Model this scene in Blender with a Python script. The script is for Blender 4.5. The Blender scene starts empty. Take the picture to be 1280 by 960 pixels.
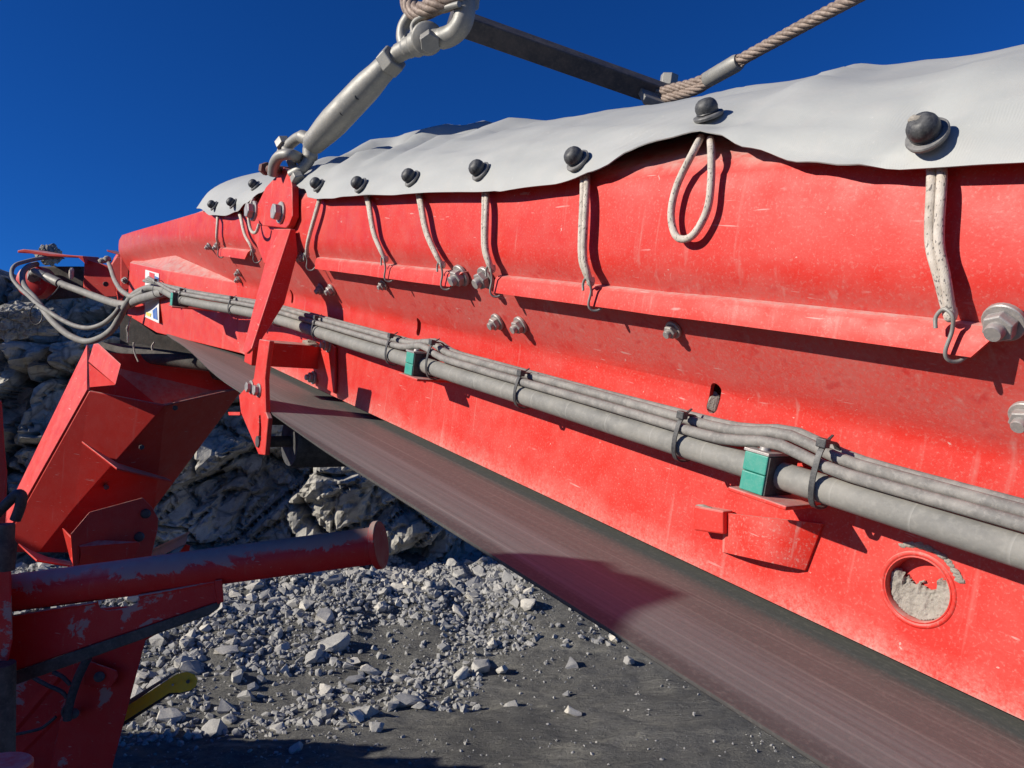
import bpy, bmesh, math, random
from mathutils import Vector, Matrix, noise
random.seed(7)
R = math.radians
S = bpy.context.scene
COL = S.collection

# ------------------------------------------------------------------ camera
H = 2.3                       # camera height above the quarry floor
PITCH = 4.0
FPX = 961.0                   # focal length in photo pixels (1280 wide)
cd = bpy.data.cameras.new('camera'); cam = bpy.data.objects.new('camera', cd); COL.objects.link(cam)
cam.location = (0, 0, H); cam.rotation_euler = (R(90 + PITCH), 0, 0)
cd.sensor_width = 36; cd.lens = 36 * FPX / 1280; cd.clip_start = 0.02; cd.clip_end = 2000
S.camera = cam

# ------------------------------------------------------------------ light
SUN_AZ, SUN_EL = -107.0, 26.0            # azimuth from +Y towards +X
sd = Vector((math.sin(R(SUN_AZ)) * math.cos(R(SUN_EL)), math.cos(R(SUN_AZ)) * math.cos(R(SUN_EL)), math.sin(R(SUN_EL))))
ld = bpy.data.lights.new('sun', 'SUN'); lo = bpy.data.objects.new('sun', ld); COL.objects.link(lo)
ld.energy = 5.0; ld.angle = R(0.53); ld.color = (1.0, 0.93, 0.82)
lo.rotation_euler = sd.to_track_quat('Z', 'Y').to_euler(); lo.location = (-6, -3, 12)
W = bpy.data.worlds.new('World'); S.world = W; W.use_nodes = True
nt = W.node_tree; bg = nt.nodes['Background']
sky = nt.nodes.new('ShaderNodeTexSky'); sky.sky_type = 'NISHITA'; sky.sun_disc = False
sky.sun_elevation = R(SUN_EL); sky.sun_rotation = R(SUN_AZ)
sky.altitude = 2500; sky.air_density = 1.0; sky.dust_density = 0.0; sky.ozone_density = 6.0
hs = nt.nodes.new('ShaderNodeHueSaturation'); hs.inputs['Saturation'].default_value = 1.13; hs.inputs['Value'].default_value = 1.0      # the deep blue of dry cold air
nt.links.new(sky.outputs[0], hs.inputs['Color']); tn = nt.nodes.new('ShaderNodeMix'); tn.data_type = 'RGBA'; tn.blend_type = 'MULTIPLY'; tn.inputs[0].default_value = 1; tn.inputs[7].default_value = (.22, .60, 1.02, 1)
nt.links.new(hs.outputs[0], tn.inputs[6]); nt.links.new(tn.outputs[2], bg.inputs[0]); bg.inputs[1].default_value = 0.08
S.view_settings.view_transform = 'Standard'; S.view_settings.look = 'None'
S.view_settings.exposure = 0.3; S.view_settings.gamma = 1.0

# ------------------------------------------------------------------ frames
# conveyor frame: s along the conveyor (away, uphill), a out towards the walkway, b up; origin at the camera
CAM = Vector((0, 0, H))
def ray(px, py):
    x = (px - 640) / FPX; y = (480 - py) / FPX; c, s_ = math.cos(R(PITCH)), math.sin(R(PITCH))
    return Vector((x, c - s_ * y, s_ + c * y))
D = ray(-50, 276).normalized()
L = Vector((-D.y, D.x, 0)).normalized()
V = D.cross(L)
ROT = Matrix((D, L, V)).transposed()          # conveyor frame -> world
RI = ROT.transposed()
def fr(px, py): return RI @ ray(px, py)
def onA(px, py, a): r = fr(px, py); return r * (a / r.y)
def onB(px, py, b): r = fr(px, py); return r * (b / r.z)
def onZ(px, py, z): return fr(px, py) * z
SLN = Vector((0, .133, -.09)).normalized(); SL0 = Vector((0, -.62, .058))
def onS(px, py, off=0): r = fr(px, py); return r * ((SL0.dot(SLN) + off) / r.dot(SLN))
def wrld(p): return CAM + ROT @ Vector(p)
def tof(w): return RI @ (Vector(w) - CAM)

# ------------------------------------------------------------------ materials
def mat(name):
    m = bpy.data.materials.new(name); m.use_nodes = True
    return m, m.node_tree, m.node_tree.nodes, m.node_tree.links, m.node_tree.nodes['Principled BSDF']
def N(nd, t, **k):
    n = nd.new(t)
    for a, b in k.items(): setattr(n, a, b)
    return n
def nz(nd, lk, vec, scale, detail=4, rough=.55, dist=0):
    n = N(nd, 'ShaderNodeTexNoise'); n.inputs['Scale'].default_value = scale; n.inputs['Detail'].default_value = detail
    n.inputs['Roughness'].default_value = rough; n.inputs['Distortion'].default_value = dist
    if vec: lk.new(vec, n.inputs['Vector'])
    return n.outputs['Fac']
def ramp(nd, lk, fac, stops):
    n = N(nd, 'ShaderNodeValToRGB'); e = n.color_ramp.elements
    while len(e) < len(stops): e.new(.5)
    for i, (p, c) in enumerate(stops):
        e[i].position = p; e[i].color = (*c, 1) if not isinstance(c, (int, float)) else (c, c, c, 1)
    lk.new(fac, n.inputs[0]); return n.outputs[0]
def mix(nd, lk, fac, c1, c2, mode='MIX'):
    n = N(nd, 'ShaderNodeMix', data_type='RGBA', blend_type=mode)
    for sock, v in ((n.inputs[0], fac), (n.inputs[6], c1), (n.inputs[7], c2)):
        if hasattr(v, 'is_output'): lk.new(v, sock)
        elif isinstance(v, (int, float)): sock.default_value = v
        else: sock.default_value = (*v, 1)
    return n.outputs[2]
def mth(nd, lk, op, a, b=None, clamp=False):
    n = N(nd, 'ShaderNodeMath', operation=op, use_clamp=clamp)
    for s_, v in zip(n.inputs, (a, b)):
        if v is None: continue
        if hasattr(v, 'is_output'): lk.new(v, s_)
        else: s_.default_value = v
    return n.outputs[0]
def mapping(nd, lk, scale=(1, 1, 1), rot=(0, 0, 0), kind='Object'):
    t = N(nd, 'ShaderNodeTexCoord'); m = N(nd, 'ShaderNodeMapping')
    m.inputs['Scale'].default_value = scale; m.inputs['Rotation'].default_value = rot
    lk.new(t.outputs[kind], m.inputs[0]); return m.outputs[0]
def bump(nd, lk, bsdf, h, strength=.3, dist=.002, prev=None):
    n = N(nd, 'ShaderNodeBump'); n.inputs['Strength'].default_value = strength; n.inputs['Distance'].default_value = dist
    lk.new(h, n.inputs['Height'])
    lk.new(n.outputs[0], bsdf.inputs['Normal']); return n

DUST = (.46, .38, .33)
def red_paint(name, base=(.57, .021, .013), dust=.17, worn=0.0, webdust_shade=False):
    m, t, nd, lk, b = mat(name)
    o = mapping(nd, lk)
    big = nz(nd, lk, o, 3.5, 5, .6)
    col = mix(nd, lk, ramp(nd, lk, big, [(.3, 0), (.75, 1)]), base, tuple(c * f for c, f in zip(base, (1.12, 1.5, 1.4))))
    # thin film of dust, cloudy
    film = ramp(nd, lk, nz(nd, lk, o, 16, 8, .72), [(.42, 0), (.80, dust * .9)])
    col = mix(nd, lk, film, col, DUST)
    # fine speckle
    sp = ramp(nd, lk, nz(nd, lk, o, 330, 4, .7), [(.54, 0), (.70, dust * 1.5)])
    col = mix(nd, lk, sp, col, (.50, .36, .31))
    chips = ramp(nd, lk, nz(nd, lk, o, 75, 4, .7, .6), [(.70, 0), (.715, .7)])
    col = mix(nd, lk, chips, col, (.56, .42, .37))
    # short scratches in two directions
    for rz, sc in (((.2, .5, .3), (14, 14, 150)), ((.4, 1.2, .2), (16, 16, 190))):
        q = mapping(nd, lk, sc, rz)
        sc1 = nz(nd, lk, q, 1.0, 2, .5, .3)
        sc2 = ramp(nd, lk, nz(nd, lk, o, 22, 2), [(.55, 0), (.62, 1)])
        f = mth(nd, lk, 'MULTIPLY', ramp(nd, lk, sc1, [(.695, 0), (.71, .5)]), sc2)
        col = mix(nd, lk, f, col, (.58, .42, .38))
    # vertical run marks left by drying water
    q = mapping(nd, lk, (55, 55, 3.0), (0, R(-13), 0))
    runs = ramp(nd, lk, nz(nd, lk, q, 1.0, 3, .6, .2), [(.62, 0), (.72, dust * 1.3)])
    col = mix(nd, lk, runs, col, DUST)
    # dust lying on upward faces
    g = N(nd, 'ShaderNodeNewGeometry'); sx = N(nd, 'ShaderNodeSeparateXYZ'); lk.new(g.outputs['Normal'], sx.inputs[0])
    up = mth(nd, lk, 'MULTIPLY', ramp(nd, lk, sx.outputs[2], [(.30, 0), (.72, 1)]), ramp(nd, lk, nz(nd, lk, o, 40, 6, .7), [(.35, .35), (.6, 1)]))
    col = mix(nd, lk, mth(nd, lk, 'MULTIPLY', up, .75), col, (.52, .43, .38))
    if webdust_shade:   # splash of fines just above the belt, patchy
        s3 = N(nd, 'ShaderNodeSeparateXYZ'); lk.new(mapping(nd, lk), s3.inputs[0])
        z = mth(nd, lk, 'ADD', s3.outputs[2], mth(nd, lk, 'MULTIPLY', mth(nd, lk, 'SUBTRACT', nz(nd, lk, o, 9, 5, .6), .5), .07))
        f = ramp(nd, lk, mth(nd, lk, 'MULTIPLY', mth(nd, lk, 'ADD', z, .0), 8.0), [(.16, .62), (.27, .30), (.50, 0)])
        f = mth(nd, lk, 'MULTIPLY', f, ramp(nd, lk, nz(nd, lk, o, 210, 6, .8), [(.38, .12), (.62, 1)]))
        col = mix(nd, lk, f, col, (.50, .43, .37))
        # fine dusty grain on the sloping strip, with its grazing-light darkness mixed in
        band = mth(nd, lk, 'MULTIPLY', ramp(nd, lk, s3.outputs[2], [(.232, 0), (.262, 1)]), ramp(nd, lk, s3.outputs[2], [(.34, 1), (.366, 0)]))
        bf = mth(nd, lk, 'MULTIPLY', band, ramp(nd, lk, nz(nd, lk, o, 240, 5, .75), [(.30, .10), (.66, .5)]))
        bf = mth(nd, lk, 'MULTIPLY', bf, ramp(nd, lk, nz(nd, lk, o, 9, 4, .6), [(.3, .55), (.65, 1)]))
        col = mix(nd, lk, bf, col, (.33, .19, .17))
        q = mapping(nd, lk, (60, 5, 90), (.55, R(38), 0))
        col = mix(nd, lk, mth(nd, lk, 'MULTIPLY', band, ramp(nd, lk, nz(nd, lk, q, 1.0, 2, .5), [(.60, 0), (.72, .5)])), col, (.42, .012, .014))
    if worn:      # scuffed grime patches on old beams
        w = ramp(nd, lk, mth(nd, lk, 'ADD', nz(nd, lk, o, 7, 8, .7, .4), mth(nd, lk, 'MULTIPLY', sx.outputs[2], .20)), [(.565, 0), (.59, worn)])
        col = mix(nd, lk, w, col, (.33, .27, .25))
    lk.new(col, b.inputs['Base Color'])
    lk.new(ramp(nd, lk, nz(nd, lk, o, 30, 4), [(.3, .42), (.7, .62)]), b.inputs['Roughness'])
    b.inputs['Specular IOR Level'].default_value = .35
    bump(nd, lk, b, nz(nd, lk, o, 190, 5, .7), .22, .0008)
    return m
def grimy(name, base, dirt, amt=.5, rough=.6, metal=0.0, scale=60, bstr=.25, bd=.001):
    m, t, nd, lk, b = mat(name)
    o = mapping(nd, lk)
    f = ramp(nd, lk, nz(nd, lk, o, scale, 7, .65), [(.36, 0), (.68, amt)])
    col = mix(nd, lk, f, base, dirt)
    f2 = ramp(nd, lk, nz(nd, lk, o, scale * 5, 4, .6), [(.5, 0), (.72, amt * .7)])
    col = mix(nd, lk, f2, col, tuple(c * 1.15 for c in dirt))
    lk.new(col, b.inputs['Base Color']); b.inputs['Metallic'].default_value = metal
    lk.new(ramp(nd, lk, nz(nd, lk, o, scale * .7, 3), [(.3, rough - .1), (.7, min(1, rough + .12))]), b.inputs['Roughness'])
    bump(nd, lk, b, nz(nd, lk, o, scale * 4, 5, .65), bstr, bd)
    return m
M = {}
M['red'] = red_paint('red_paint')
M['redweb'] = red_paint('red_paint_side', base=(.54, .020, .013), webdust_shade=True)
M['redclean'] = red_paint('red_paint_plain', dust=.08)
M['redworn'] = red_paint('red_paint_scuffed', base=(.55, .012, .014), dust=.06, worn=.8)
M['galv'] = grimy('galvanised_steel', (.23, .23, .215), (.33, .31, .27), .6, .55, .25, 40)
M['zinc'] = grimy('dusty_zinc_bolt', (.30, .29, .28), (.46, .41, .37), .7, .45, .35, 90)
M['hose'] = grimy('dusty_grey_hose', (.165, .162, .15), (.29, .28, .25), .55, .72, 0, 30, .3, .0012)
def wrap_lines(m):
    nd, lk = m.node_tree.nodes, m.node_tree.links; b = nd['Principled BSDF']; src = b.inputs['Base Color'].links[0].from_socket
    w = N(nd, 'ShaderNodeTexWave', wave_type='BANDS', bands_direction='X', wave_profile='SAW'); w.inputs['Scale'].default_value = 4.2; w.inputs['Distortion'].default_value = .6
    lk.new(mapping(nd, lk, (1, .6, 1.7)), w.inputs[0])
    col = mix(nd, lk, ramp(nd, lk, w.outputs[1], [(.0, .5), (.035, 0)]), src, (.36, .35, .32)); o = mapping(nd, lk)
    col = mix(nd, lk, ramp(nd, lk, nz(nd, lk, o, 8, 5, .7), [(.45, 0), (.7, .5)]), col, (.33, .31, .27))
    lk.new(col, b.inputs['Base Color'])
wrap_lines(M['hose'])
M['cable'] = grimy('dusty_thin_hose', (.16, .155, .145), (.33, .31, .28), .75, .75, 0, 45, .2, .0006)
M['black'] = grimy('black_rubber', (.022, .023, .026), (.12, .115, .11), .45, .6, 0, 80)
M['ball'] = grimy('black_plastic_knob', (.022, .024, .028), (.16, .16, .155), .5, .5, 0, 120, .2, .0004)
M['rust'] = grimy('rusty_bolt', (.10, .035, .03), (.26, .17, .13), .5, .7, .1, 90)
M['redscuff'] = red_paint('red_paint_dusty', dust=.36)
M['washer'] = grimy('grey_washer', (.09, .092, .095), (.30, .29, .27), .55, .6, .1, 90)
M['tie'] = grimy('black_cable_tie', (.03, .032, .035), (.16, .15, .14), .4, .5, 0, 120)
M['green'] = grimy('green_plastic', (.02, .27, .20), (.16, .34, .28), .35, .5, 0, 90, .15, .0005)
M['darksteel'] = grimy('dark_steel', (.045, .045, .050), (.16, .13, .11), .5, .6, .1, 30)
M['yellow'] = grimy('yellow_paint', (.90, .56, .02), (.5, .36, .1), .4, .55, 0, 50)
M['mud'] = grimy('dried_mud', (.25, .225, .19), (.42, .385, .335), .75, .95, 0, 110, .9, .002)
M['navy'] = grimy('shaded_grey_bar', (.20, .21, .23), (.34, .33, .32), .4, .6, 0, 40)
M['dirtybeam'] = grimy('mud_caked_beam', (.05, .046, .042), (.16, .14, .12), .55, .85, 0, 30)

def rope_mat():
    m, t, nd, lk, b = mat('wire_rope_steel'); o = mapping(nd, lk)
    col = mix(nd, lk, ramp(nd, lk, nz(nd, lk, o, 120, 5, .7), [(.35, 0), (.7, 1)]), (.15, .105, .08), (.36, .29, .24))
    lk.new(col, b.inputs['Base Color']); b.inputs['Roughness'].default_value = .65; b.inputs['Metallic'].default_value = .2
    bump(nd, lk, b, nz(nd, lk, o, 600, 3), .3, .0006); return m
M['rope'] = rope_mat()
def cord_mat():
    m, t, nd, lk, b = mat('braided_cord'); o = mapping(nd, lk)
    col = mix(nd, lk, ramp(nd, lk, nz(nd, lk, o, 70, 5, .6), [(.35, 0), (.7, 1)]), (.42, .37, .31), (.62, .56, .49))
    fl = ramp(nd, lk, nz(nd, lk, mapping(nd, lk, (520, 520, 260)), 1.0, 1, .5), [(.62, 0), (.66, .8)])
    col = mix(nd, lk, fl, col, (.09, .08, .08))
    lk.new(col, b.inputs['Base Color']); b.inputs['Roughness'].default_value = .9
    bump(nd, lk, b, nz(nd, lk, mapping(nd, lk, (900, 900, 500), (0, .6, .3)), 1, 2), .5, .0008); return m
M['cord'] = cord_mat()
def tarp_mat():
    m, t, nd, lk, b = mat('grey_tarpaulin'); o = mapping(nd, lk)
    col = mix(nd, lk, ramp(nd, lk, nz(nd, lk, o, 5, 6, .6), [(.3, 0), (.75, 1)]), (.335, .348, .336), (.395, .402, .385))
    col = mix(nd, lk, ramp(nd, lk, nz(nd, lk, o, 35, 7, .7), [(.45, 0), (.75, .35)]), col, (.42, .40, .37))
    col = mix(nd, lk, ramp(nd, lk, nz(nd, lk, o, 160, 3, .6), [(.68, 0), (.74, .5)]), col, (.50, .48, .45))
    lk.new(col, b.inputs['Base Color']); b.inputs['Roughness'].default_value = .55; b.inputs['Specular IOR Level'].default_value = .4
    w = N(nd, 'ShaderNodeTexWave', wave_type='BANDS', bands_direction='X'); w.inputs['Scale'].default_value = 160; lk.new(mapping(nd, lk, (1, 1, 1), (0, 0, .5)), w.inputs[0])
    h = mth(nd, lk, 'ADD', mth(nd, lk, 'MULTIPLY', w.outputs[1], .05), mth(nd, lk, 'MULTIPLY', nz(nd, lk, o, 14, 6, .6), 1.0))
    bump(nd, lk, b, h, .22, .006); return m
M['tarp'] = tarp_mat()
def belt_mat():
    m, t, nd, lk, b = mat('conveyor_belt_rubber')
    q = mapping(nd, lk, (.8, 26, 1)); q2 = mapping(nd, lk, (1.1, 150, 1)); o = mapping(nd, lk)
    st = nz(nd, lk, q, 1.0, 4, .6, .1); st2 = nz(nd, lk, q2, 1.0, 3, .6)
    sx = N(nd, 'ShaderNodeSeparateXYZ'); lk.new(mapping(nd, lk), sx.inputs[0])
    # belt: worn reddish-brown track, darker strip along the inner side, dark edge
    y = mth(nd, lk, 'ADD', sx.outputs[1], mth(nd, lk, 'MULTIPLY', mth(nd, lk, 'SUBTRACT', st, .5), .05))
    yn = mth(nd, lk, 'MULTIPLY', mth(nd, lk, 'SUBTRACT', y, .04), 5.0)      # 0 inner .. 1 outer edge
    base = ramp(nd, lk, yn, [(.02, (.112, .118, .110)), (.40, (.128, .132, .124)), (.54, (.182, .188, .184)), (.86, (.192, .192, .188)), (.91, (.095, .088, .088)), (.985, (.085, .08, .08)), (1.0, (.11, .105, .10))])
    col = mix(nd, lk, ramp(nd, lk, st2, [(.35, .45), (.65, 0)]), base, (.09, .084, .08))
    col = mix(nd, lk, ramp(nd, lk, st2, [(.60, 0), (.72, .32)]), col, (.36, .34, .31))
    col = mix(nd, lk, ramp(nd, lk, nz(nd, lk, o, 170, 4, .7), [(.50, 0), (.75, .4)]), col, (.27, .25, .225))
    lk.new(col, b.inputs['Base Color']); b.inputs['Roughness'].default_value = .62
    bump(nd, lk, b, mth(nd, lk, 'ADD', st2, mth(nd, lk, 'MULTIPLY', nz(nd, lk, o, 300, 4), .4)), .35, .0012); return m
M['belt'] = belt_mat()
def rock_mat(name, c1, c2, c3, scale=2.5, rnd=True):
    m, t, nd, lk, b = mat(name)
    o = mapping(nd, lk)
    col = mix(nd, lk, ramp(nd, lk, nz(nd, lk, o, scale, 8, .68), [(.32, 0), (.68, 1)]), c1, c2)
    # dark seams and fresh pale faces
    v = N(nd, 'ShaderNodeTexVoronoi', feature='DISTANCE_TO_EDGE'); v.inputs['Scale'].default_value = scale * 1.6
    mp = N(nd, 'ShaderNodeMix', data_type='RGBA'); mp.inputs[0].default_value = .07
    n2 = N(nd, 'ShaderNodeTexNoise'); n2.inputs['Scale'].default_value = scale * 2; lk.new(o, n2.inputs['Vector'])
    lk.new(o, mp.inputs[6]); lk.new(n2.outputs['Color'], mp.inputs[7]); lk.new(mp.outputs[2], v.inputs['Vector'])
    col = mix(nd, lk, ramp(nd, lk, v.outputs[0], [(.0, .55), (.05, 0)]), col, c3)
    col = mix(nd, lk, ramp(nd, lk, nz(nd, lk, o, scale * 9, 6, .7), [(.5, 0), (.72, .6)]), col, c3)
    if rnd:
        oi = N(nd, 'ShaderNodeObjectInfo')
        col = mix(nd, lk, 1.0, col, ramp(nd, lk, oi.outputs['Random'], [(0, (.62, .63, .65)), (.5, (.95, .94, .92)), (1, (1.2, 1.16, 1.08))]), 'MULTIPLY')
    lk.new(col, b.inputs['Base Color']); b.inputs['Roughness'].default_value = .92; b.inputs['Specular IOR Level'].default_value = .2
    h = mth(nd, lk, 'ADD', nz(nd, lk, o, scale * 5, 8, .7), mth(nd, lk, 'MULTIPLY', nz(nd, lk, o, scale * 30, 4, .6), .25))
    bump(nd, lk, b, h, .6, .05 / scale); return m
M['rock'] = rock_mat('blasted_rock', (.41, .405, .385), (.60, .575, .525), (.22, .22, .21), 6)
M['cliff'] = rock_mat('quarry_face_rock', (.17, .168, .16), (.58, .545, .46), (.06, .058, .055), 1.2, False)
def ground_mat():
    m, t, nd, lk, b = mat('quarry_floor'); o = mapping(nd, lk)
    col = mix(nd, lk, ramp(nd, lk, nz(nd, lk, o, .9, 7, .65, .5), [(.35, 0), (.65, 1)]), (.10, .098, .09), (.185, .18, .16))
    q = mapping(nd, lk, (.7, 3.2, 1), (0, 0, R(28)))
    col = mix(nd, lk, ramp(nd, lk, nz(nd, lk, q, 1.2, 6, .6, .6), [(.52, 0), (.66, .8)]), col, (.27, .26, .22))
    col = mix(nd, lk, ramp(nd, lk, nz(nd, lk, o, 38, 4, .7), [(.60, 0), (.70, .8)]), col, (.36, .35, .33))
    col = mix(nd, lk, ramp(nd, lk, nz(nd, lk, o, 14, 6, .7), [(.36, .7), (.52, 0)]), col, (.07, .07, .066))
    lk.new(col, b.inputs['Base Color'])
    lk.new(ramp(nd, lk, nz(nd, lk, o, 1.1, 5), [(.4, .65), (.6, .95)]), b.inputs['Roughness'])
    h = mth(nd, lk, 'ADD', nz(nd, lk, q, 4, 8, .7), mth(nd, lk, 'MULTIPLY', nz(nd, lk, o, 45, 5, .7), .35))
    bump(nd, lk, b, h, 1.0, .09); return m
M['ground'] = ground_mat()
def flat(name, c, r=.5):
    m, t, nd, lk, b = mat(name); o = mapping(nd, lk)
    lk.new(mix(nd, lk, ramp(nd, lk, nz(nd, lk, o, 60, 5), [(.4, 0), (.7, .3)]), c, (.5, .45, .4)), b.inputs['Base Color']); b.inputs['Roughness'].default_value = r; return m
M['stick_white'] = flat('decal_white', (.72, .72, .70)); M['stick_red'] = flat('decal_red', (.62, .03, .03)); M['stick_blue'] = flat('decal_blue', (.02, .12, .42)); M['stick_yellow'] = flat('decal_yellow', (.75, .6, .1))

# ------------------------------------------------------------------ mesh building
class MB:
    def __init__(s): s.v = []; s.f = []
    def add(s, vs, fs):
        o = len(s.v); s.v += [Vector(q) for q in vs]; s.f += [tuple(i + o for i in f) for f in fs]; return s
    def box(s, c, ax, ay, az, dx, dy, dz):
        c = Vector(c); p = []
        for k in (-.5, .5):
            for j in (-.5, .5):
                for i in (-.5, .5): p.append(c + ax * (i * dx) + ay * (j * dy) + az * (k * dz))
        return s.add(p, [(0, 2, 3, 1), (4, 5, 7, 6), (0, 1, 5, 4), (2, 6, 7, 3), (0, 4, 6, 2), (1, 3, 7, 5)])
    def fbox(s, lo, hi):
        lo = Vector(lo); hi = Vector(hi); d_ = hi - lo
        return s.box((lo + hi) / 2, Vector((1, 0, 0)), Vector((0, 1, 0)), Vector((0, 0, 1)), *d_)
    def plate(s, pts, off):        # polygon thickened by the vector off
        n = len(pts); pts = [Vector(p) for p in pts]; off = Vector(off)
        nn = Vector((0, 0, 0))
        for i in range(n): nn += (pts[i] - pts[0]).cross(pts[(i + 1) % n] - pts[0])
        if nn.dot(off) > 0: pts = pts[::-1]
        q = [p + off for p in pts]
        return s.add(pts + q, [tuple(range(n)), tuple(range(2 * n - 1, n - 1, -1))] + [((i + 1) % n, i, n + i, n + (i + 1) % n) for i in range(n)])
    def tube(s, path, r, n=10, cap=True, closed=False, flat_=None):
        path = [Vector(p) for p in path]; m = len(path)
        rr = r if isinstance(r, (list, tuple)) else [r] * m
        t0 = (path[1] - path[0]).normalized()
        up = Vector((0, 0, 1)) if abs(t0.z) < .9 else Vector((1, 0, 0))
        u = (up - t0 * up.dot(t0)).normalized(); vs = []
        for i, p in enumerate(path):
            if closed: t = (path[(i + 1) % m] - path[i - 1]).normalized()
            else: t = (path[min(i + 1, m - 1)] - path[max(i - 1, 0)]).normalized()
            u = (u - t * u.dot(t)).normalized(); w = t.cross(u)
            for k in range(n):
                an = 2 * math.pi * k / n
                vs.append(p + u * (math.cos(an) * rr[i]) + w * (math.sin(an) * rr[i]))
        fs = []
        for i in range(m if closed else m - 1):
            j = (i + 1) % m
            for k in range(n): fs.append((i * n + k, i * n + (k + 1) % n, j * n + (k + 1) % n, j * n + k))
        if cap and not closed: fs += [tuple(range(n - 1, -1, -1)), tuple(range((m - 1) * n, m * n))]
        return s.add(vs, fs)
    def lathe(s, c, ax, prof, n=20, ph=0):      # prof: (distance along ax, radius)
        c = Vector(c); ax = Vector(ax).normalized(); up = Vector((0, 0, 1)) if abs(ax.z) < .9 else Vector((1, 0, 0))
        u = (up - ax * up.dot(ax)).normalized(); w = ax.cross(u); vs = []
        for h, r in prof:
            for k in range(n):
                an = 2 * math.pi * k / n + ph
                vs.append(c + ax * h + u * (math.cos(an) * r) + w * (math.sin(an) * r))
        fs = []
        for i in range(len(prof) - 1):
            for k in range(n): fs.append((i * n + k, i * n + (k + 1) % n, (i + 1) * n + (k + 1) % n, (i + 1) * n + k))
        m = len(prof); fs += [tuple(range(n - 1, -1, -1)), tuple(range((m - 1) * n, m * n))]
        return s.add(vs, fs)
    def mesh(s, name, base=Vector((0, 0, 0)), smooth=None):
        me = bpy.data.meshes.new(name); me.from_pydata([v - base for v in s.v], [], s.f); me.validate()
        if smooth:
            me.shade_smooth(); me.set_sharp_from_angle(angle=R(smooth))
        return me
def smooth_path(pts, n=8):       # Catmull-Rom through the points
    pts = [Vector(p) for p in pts]; out = []
    for i in range(len(pts) - 1):
        p0 = pts[max(i - 1, 0)]; p1 = pts[i]; p2 = pts[i + 1]; p3 = pts[min(i + 2, len(pts) - 1)]
        for k in range(n):
            t = k / n
            out.append(.5 * ((2 * p1) + (p2 - p0) * t + (2 * p0 - 5 * p1 + 4 * p2 - p3) * t * t + (3 * p1 - p0 - 3 * p2 + p3) * t ** 3))
    out.append(pts[-1]); return out
def props(o, label=None, cat=None, group=None, kind=None):
    for k, v in (('label', label), ('category', cat), ('group', group), ('kind', kind)):
        if v: o[k] = v
    return o
def link(o): COL.objects.link(o); return o
def thing(name, base, label, cat, group=None):
    o = link(bpy.data.objects.new(name, None)); o.empty_display_size = .05
    o.matrix_world = Matrix.Translation(wrld(base)) @ ROT.to_4x4(); o['_b'] = tuple(base)
    BASE[o.name] = Vector(base)
    del o['_b']
    return props(o, label, cat, group)
BASE = {}
def part(name, mb, m, par, smooth=None, bevel=None, label=None, kind=None):
    base = BASE[root_of(par).name]
    me = mb.mesh(name, base, smooth); me.materials.append(M[m])
    o = link(bpy.data.objects.new(name, me)); o.parent = par
    if bevel: bev(o, bevel)
    return props(o, label, None, None, kind)
def root_of(o):
    while o.parent: o = o.parent
    return o
def solo(name, mb, m, base, label, cat, group=None, smooth=None, bevel=None, kind=None):
    base = Vector(base); me = mb.mesh(name, base, smooth); me.materials.append(M[m])
    o = link(bpy.data.objects.new(name, me)); o.matrix_world = Matrix.Translation(wrld(base)) @ ROT.to_4x4()
    BASE[o.name] = base
    if bevel: bev(o, bevel)
    return props(o, label, cat, group, kind)
def bev(o, w, seg=2):
    md = o.modifiers.new('bevel', 'BEVEL'); md.width = w; md.segments = seg; md.limit_method = 'ANGLE'; md.angle_limit = R(35)
    md.harden_normals = False; return md
def interp(tab, x):
    if x <= tab[0][0]: return tab[0][1]
    for (x0, y0), (x1, y1) in zip(tab, tab[1:]):
        if x <= x1:
            t = (x - x0) / (x1 - x0); t = t * t * (3 - 2 * t); return y0 + (y1 - y0) * t
    return tab[-1][1]
def lerp(tab, x):
    if x <= tab[0][0]: return tab[0][1]
    for (x0, y0), (x1, y1) in zip(tab, tab[1:]):
        if x <= x1: return y0 + (y1 - y0) * (x - x0) / (x1 - x0)
    return tab[-1][1]
X = Vector((1, 0, 0)); Y = Vector((0, 1, 0)); Z = Vector((0, 0, 1))

# ================================================================== THE CONVEYOR
CB = Vector((1.5, -.75, -.31))
conv = thing('conveyor', CB, 'long red dusty steel discharge conveyor with a dark rubber belt under it', 'conveyor')

def boolean_cut(o, cutters):
    for mb in cutters:
        me = mb.mesh('cutter', BASE[root_of(o).name]); c = link(bpy.data.objects.new('cutter', me)); c.parent = o.parent
        md = o.modifiers.new('cut', 'BOOLEAN'); md.object = c; md.operation = 'DIFFERENCE'; md.solver = 'EXACT'
        bpy.context.view_layer.update()
        dg = bpy.context.evaluated_depsgraph_get()
        nm = bpy.data.meshes.new_from_object(o.evaluated_get(dg)); o.modifiers.clear()
        o.data = nm; bpy.data.objects.remove(c)

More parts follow.
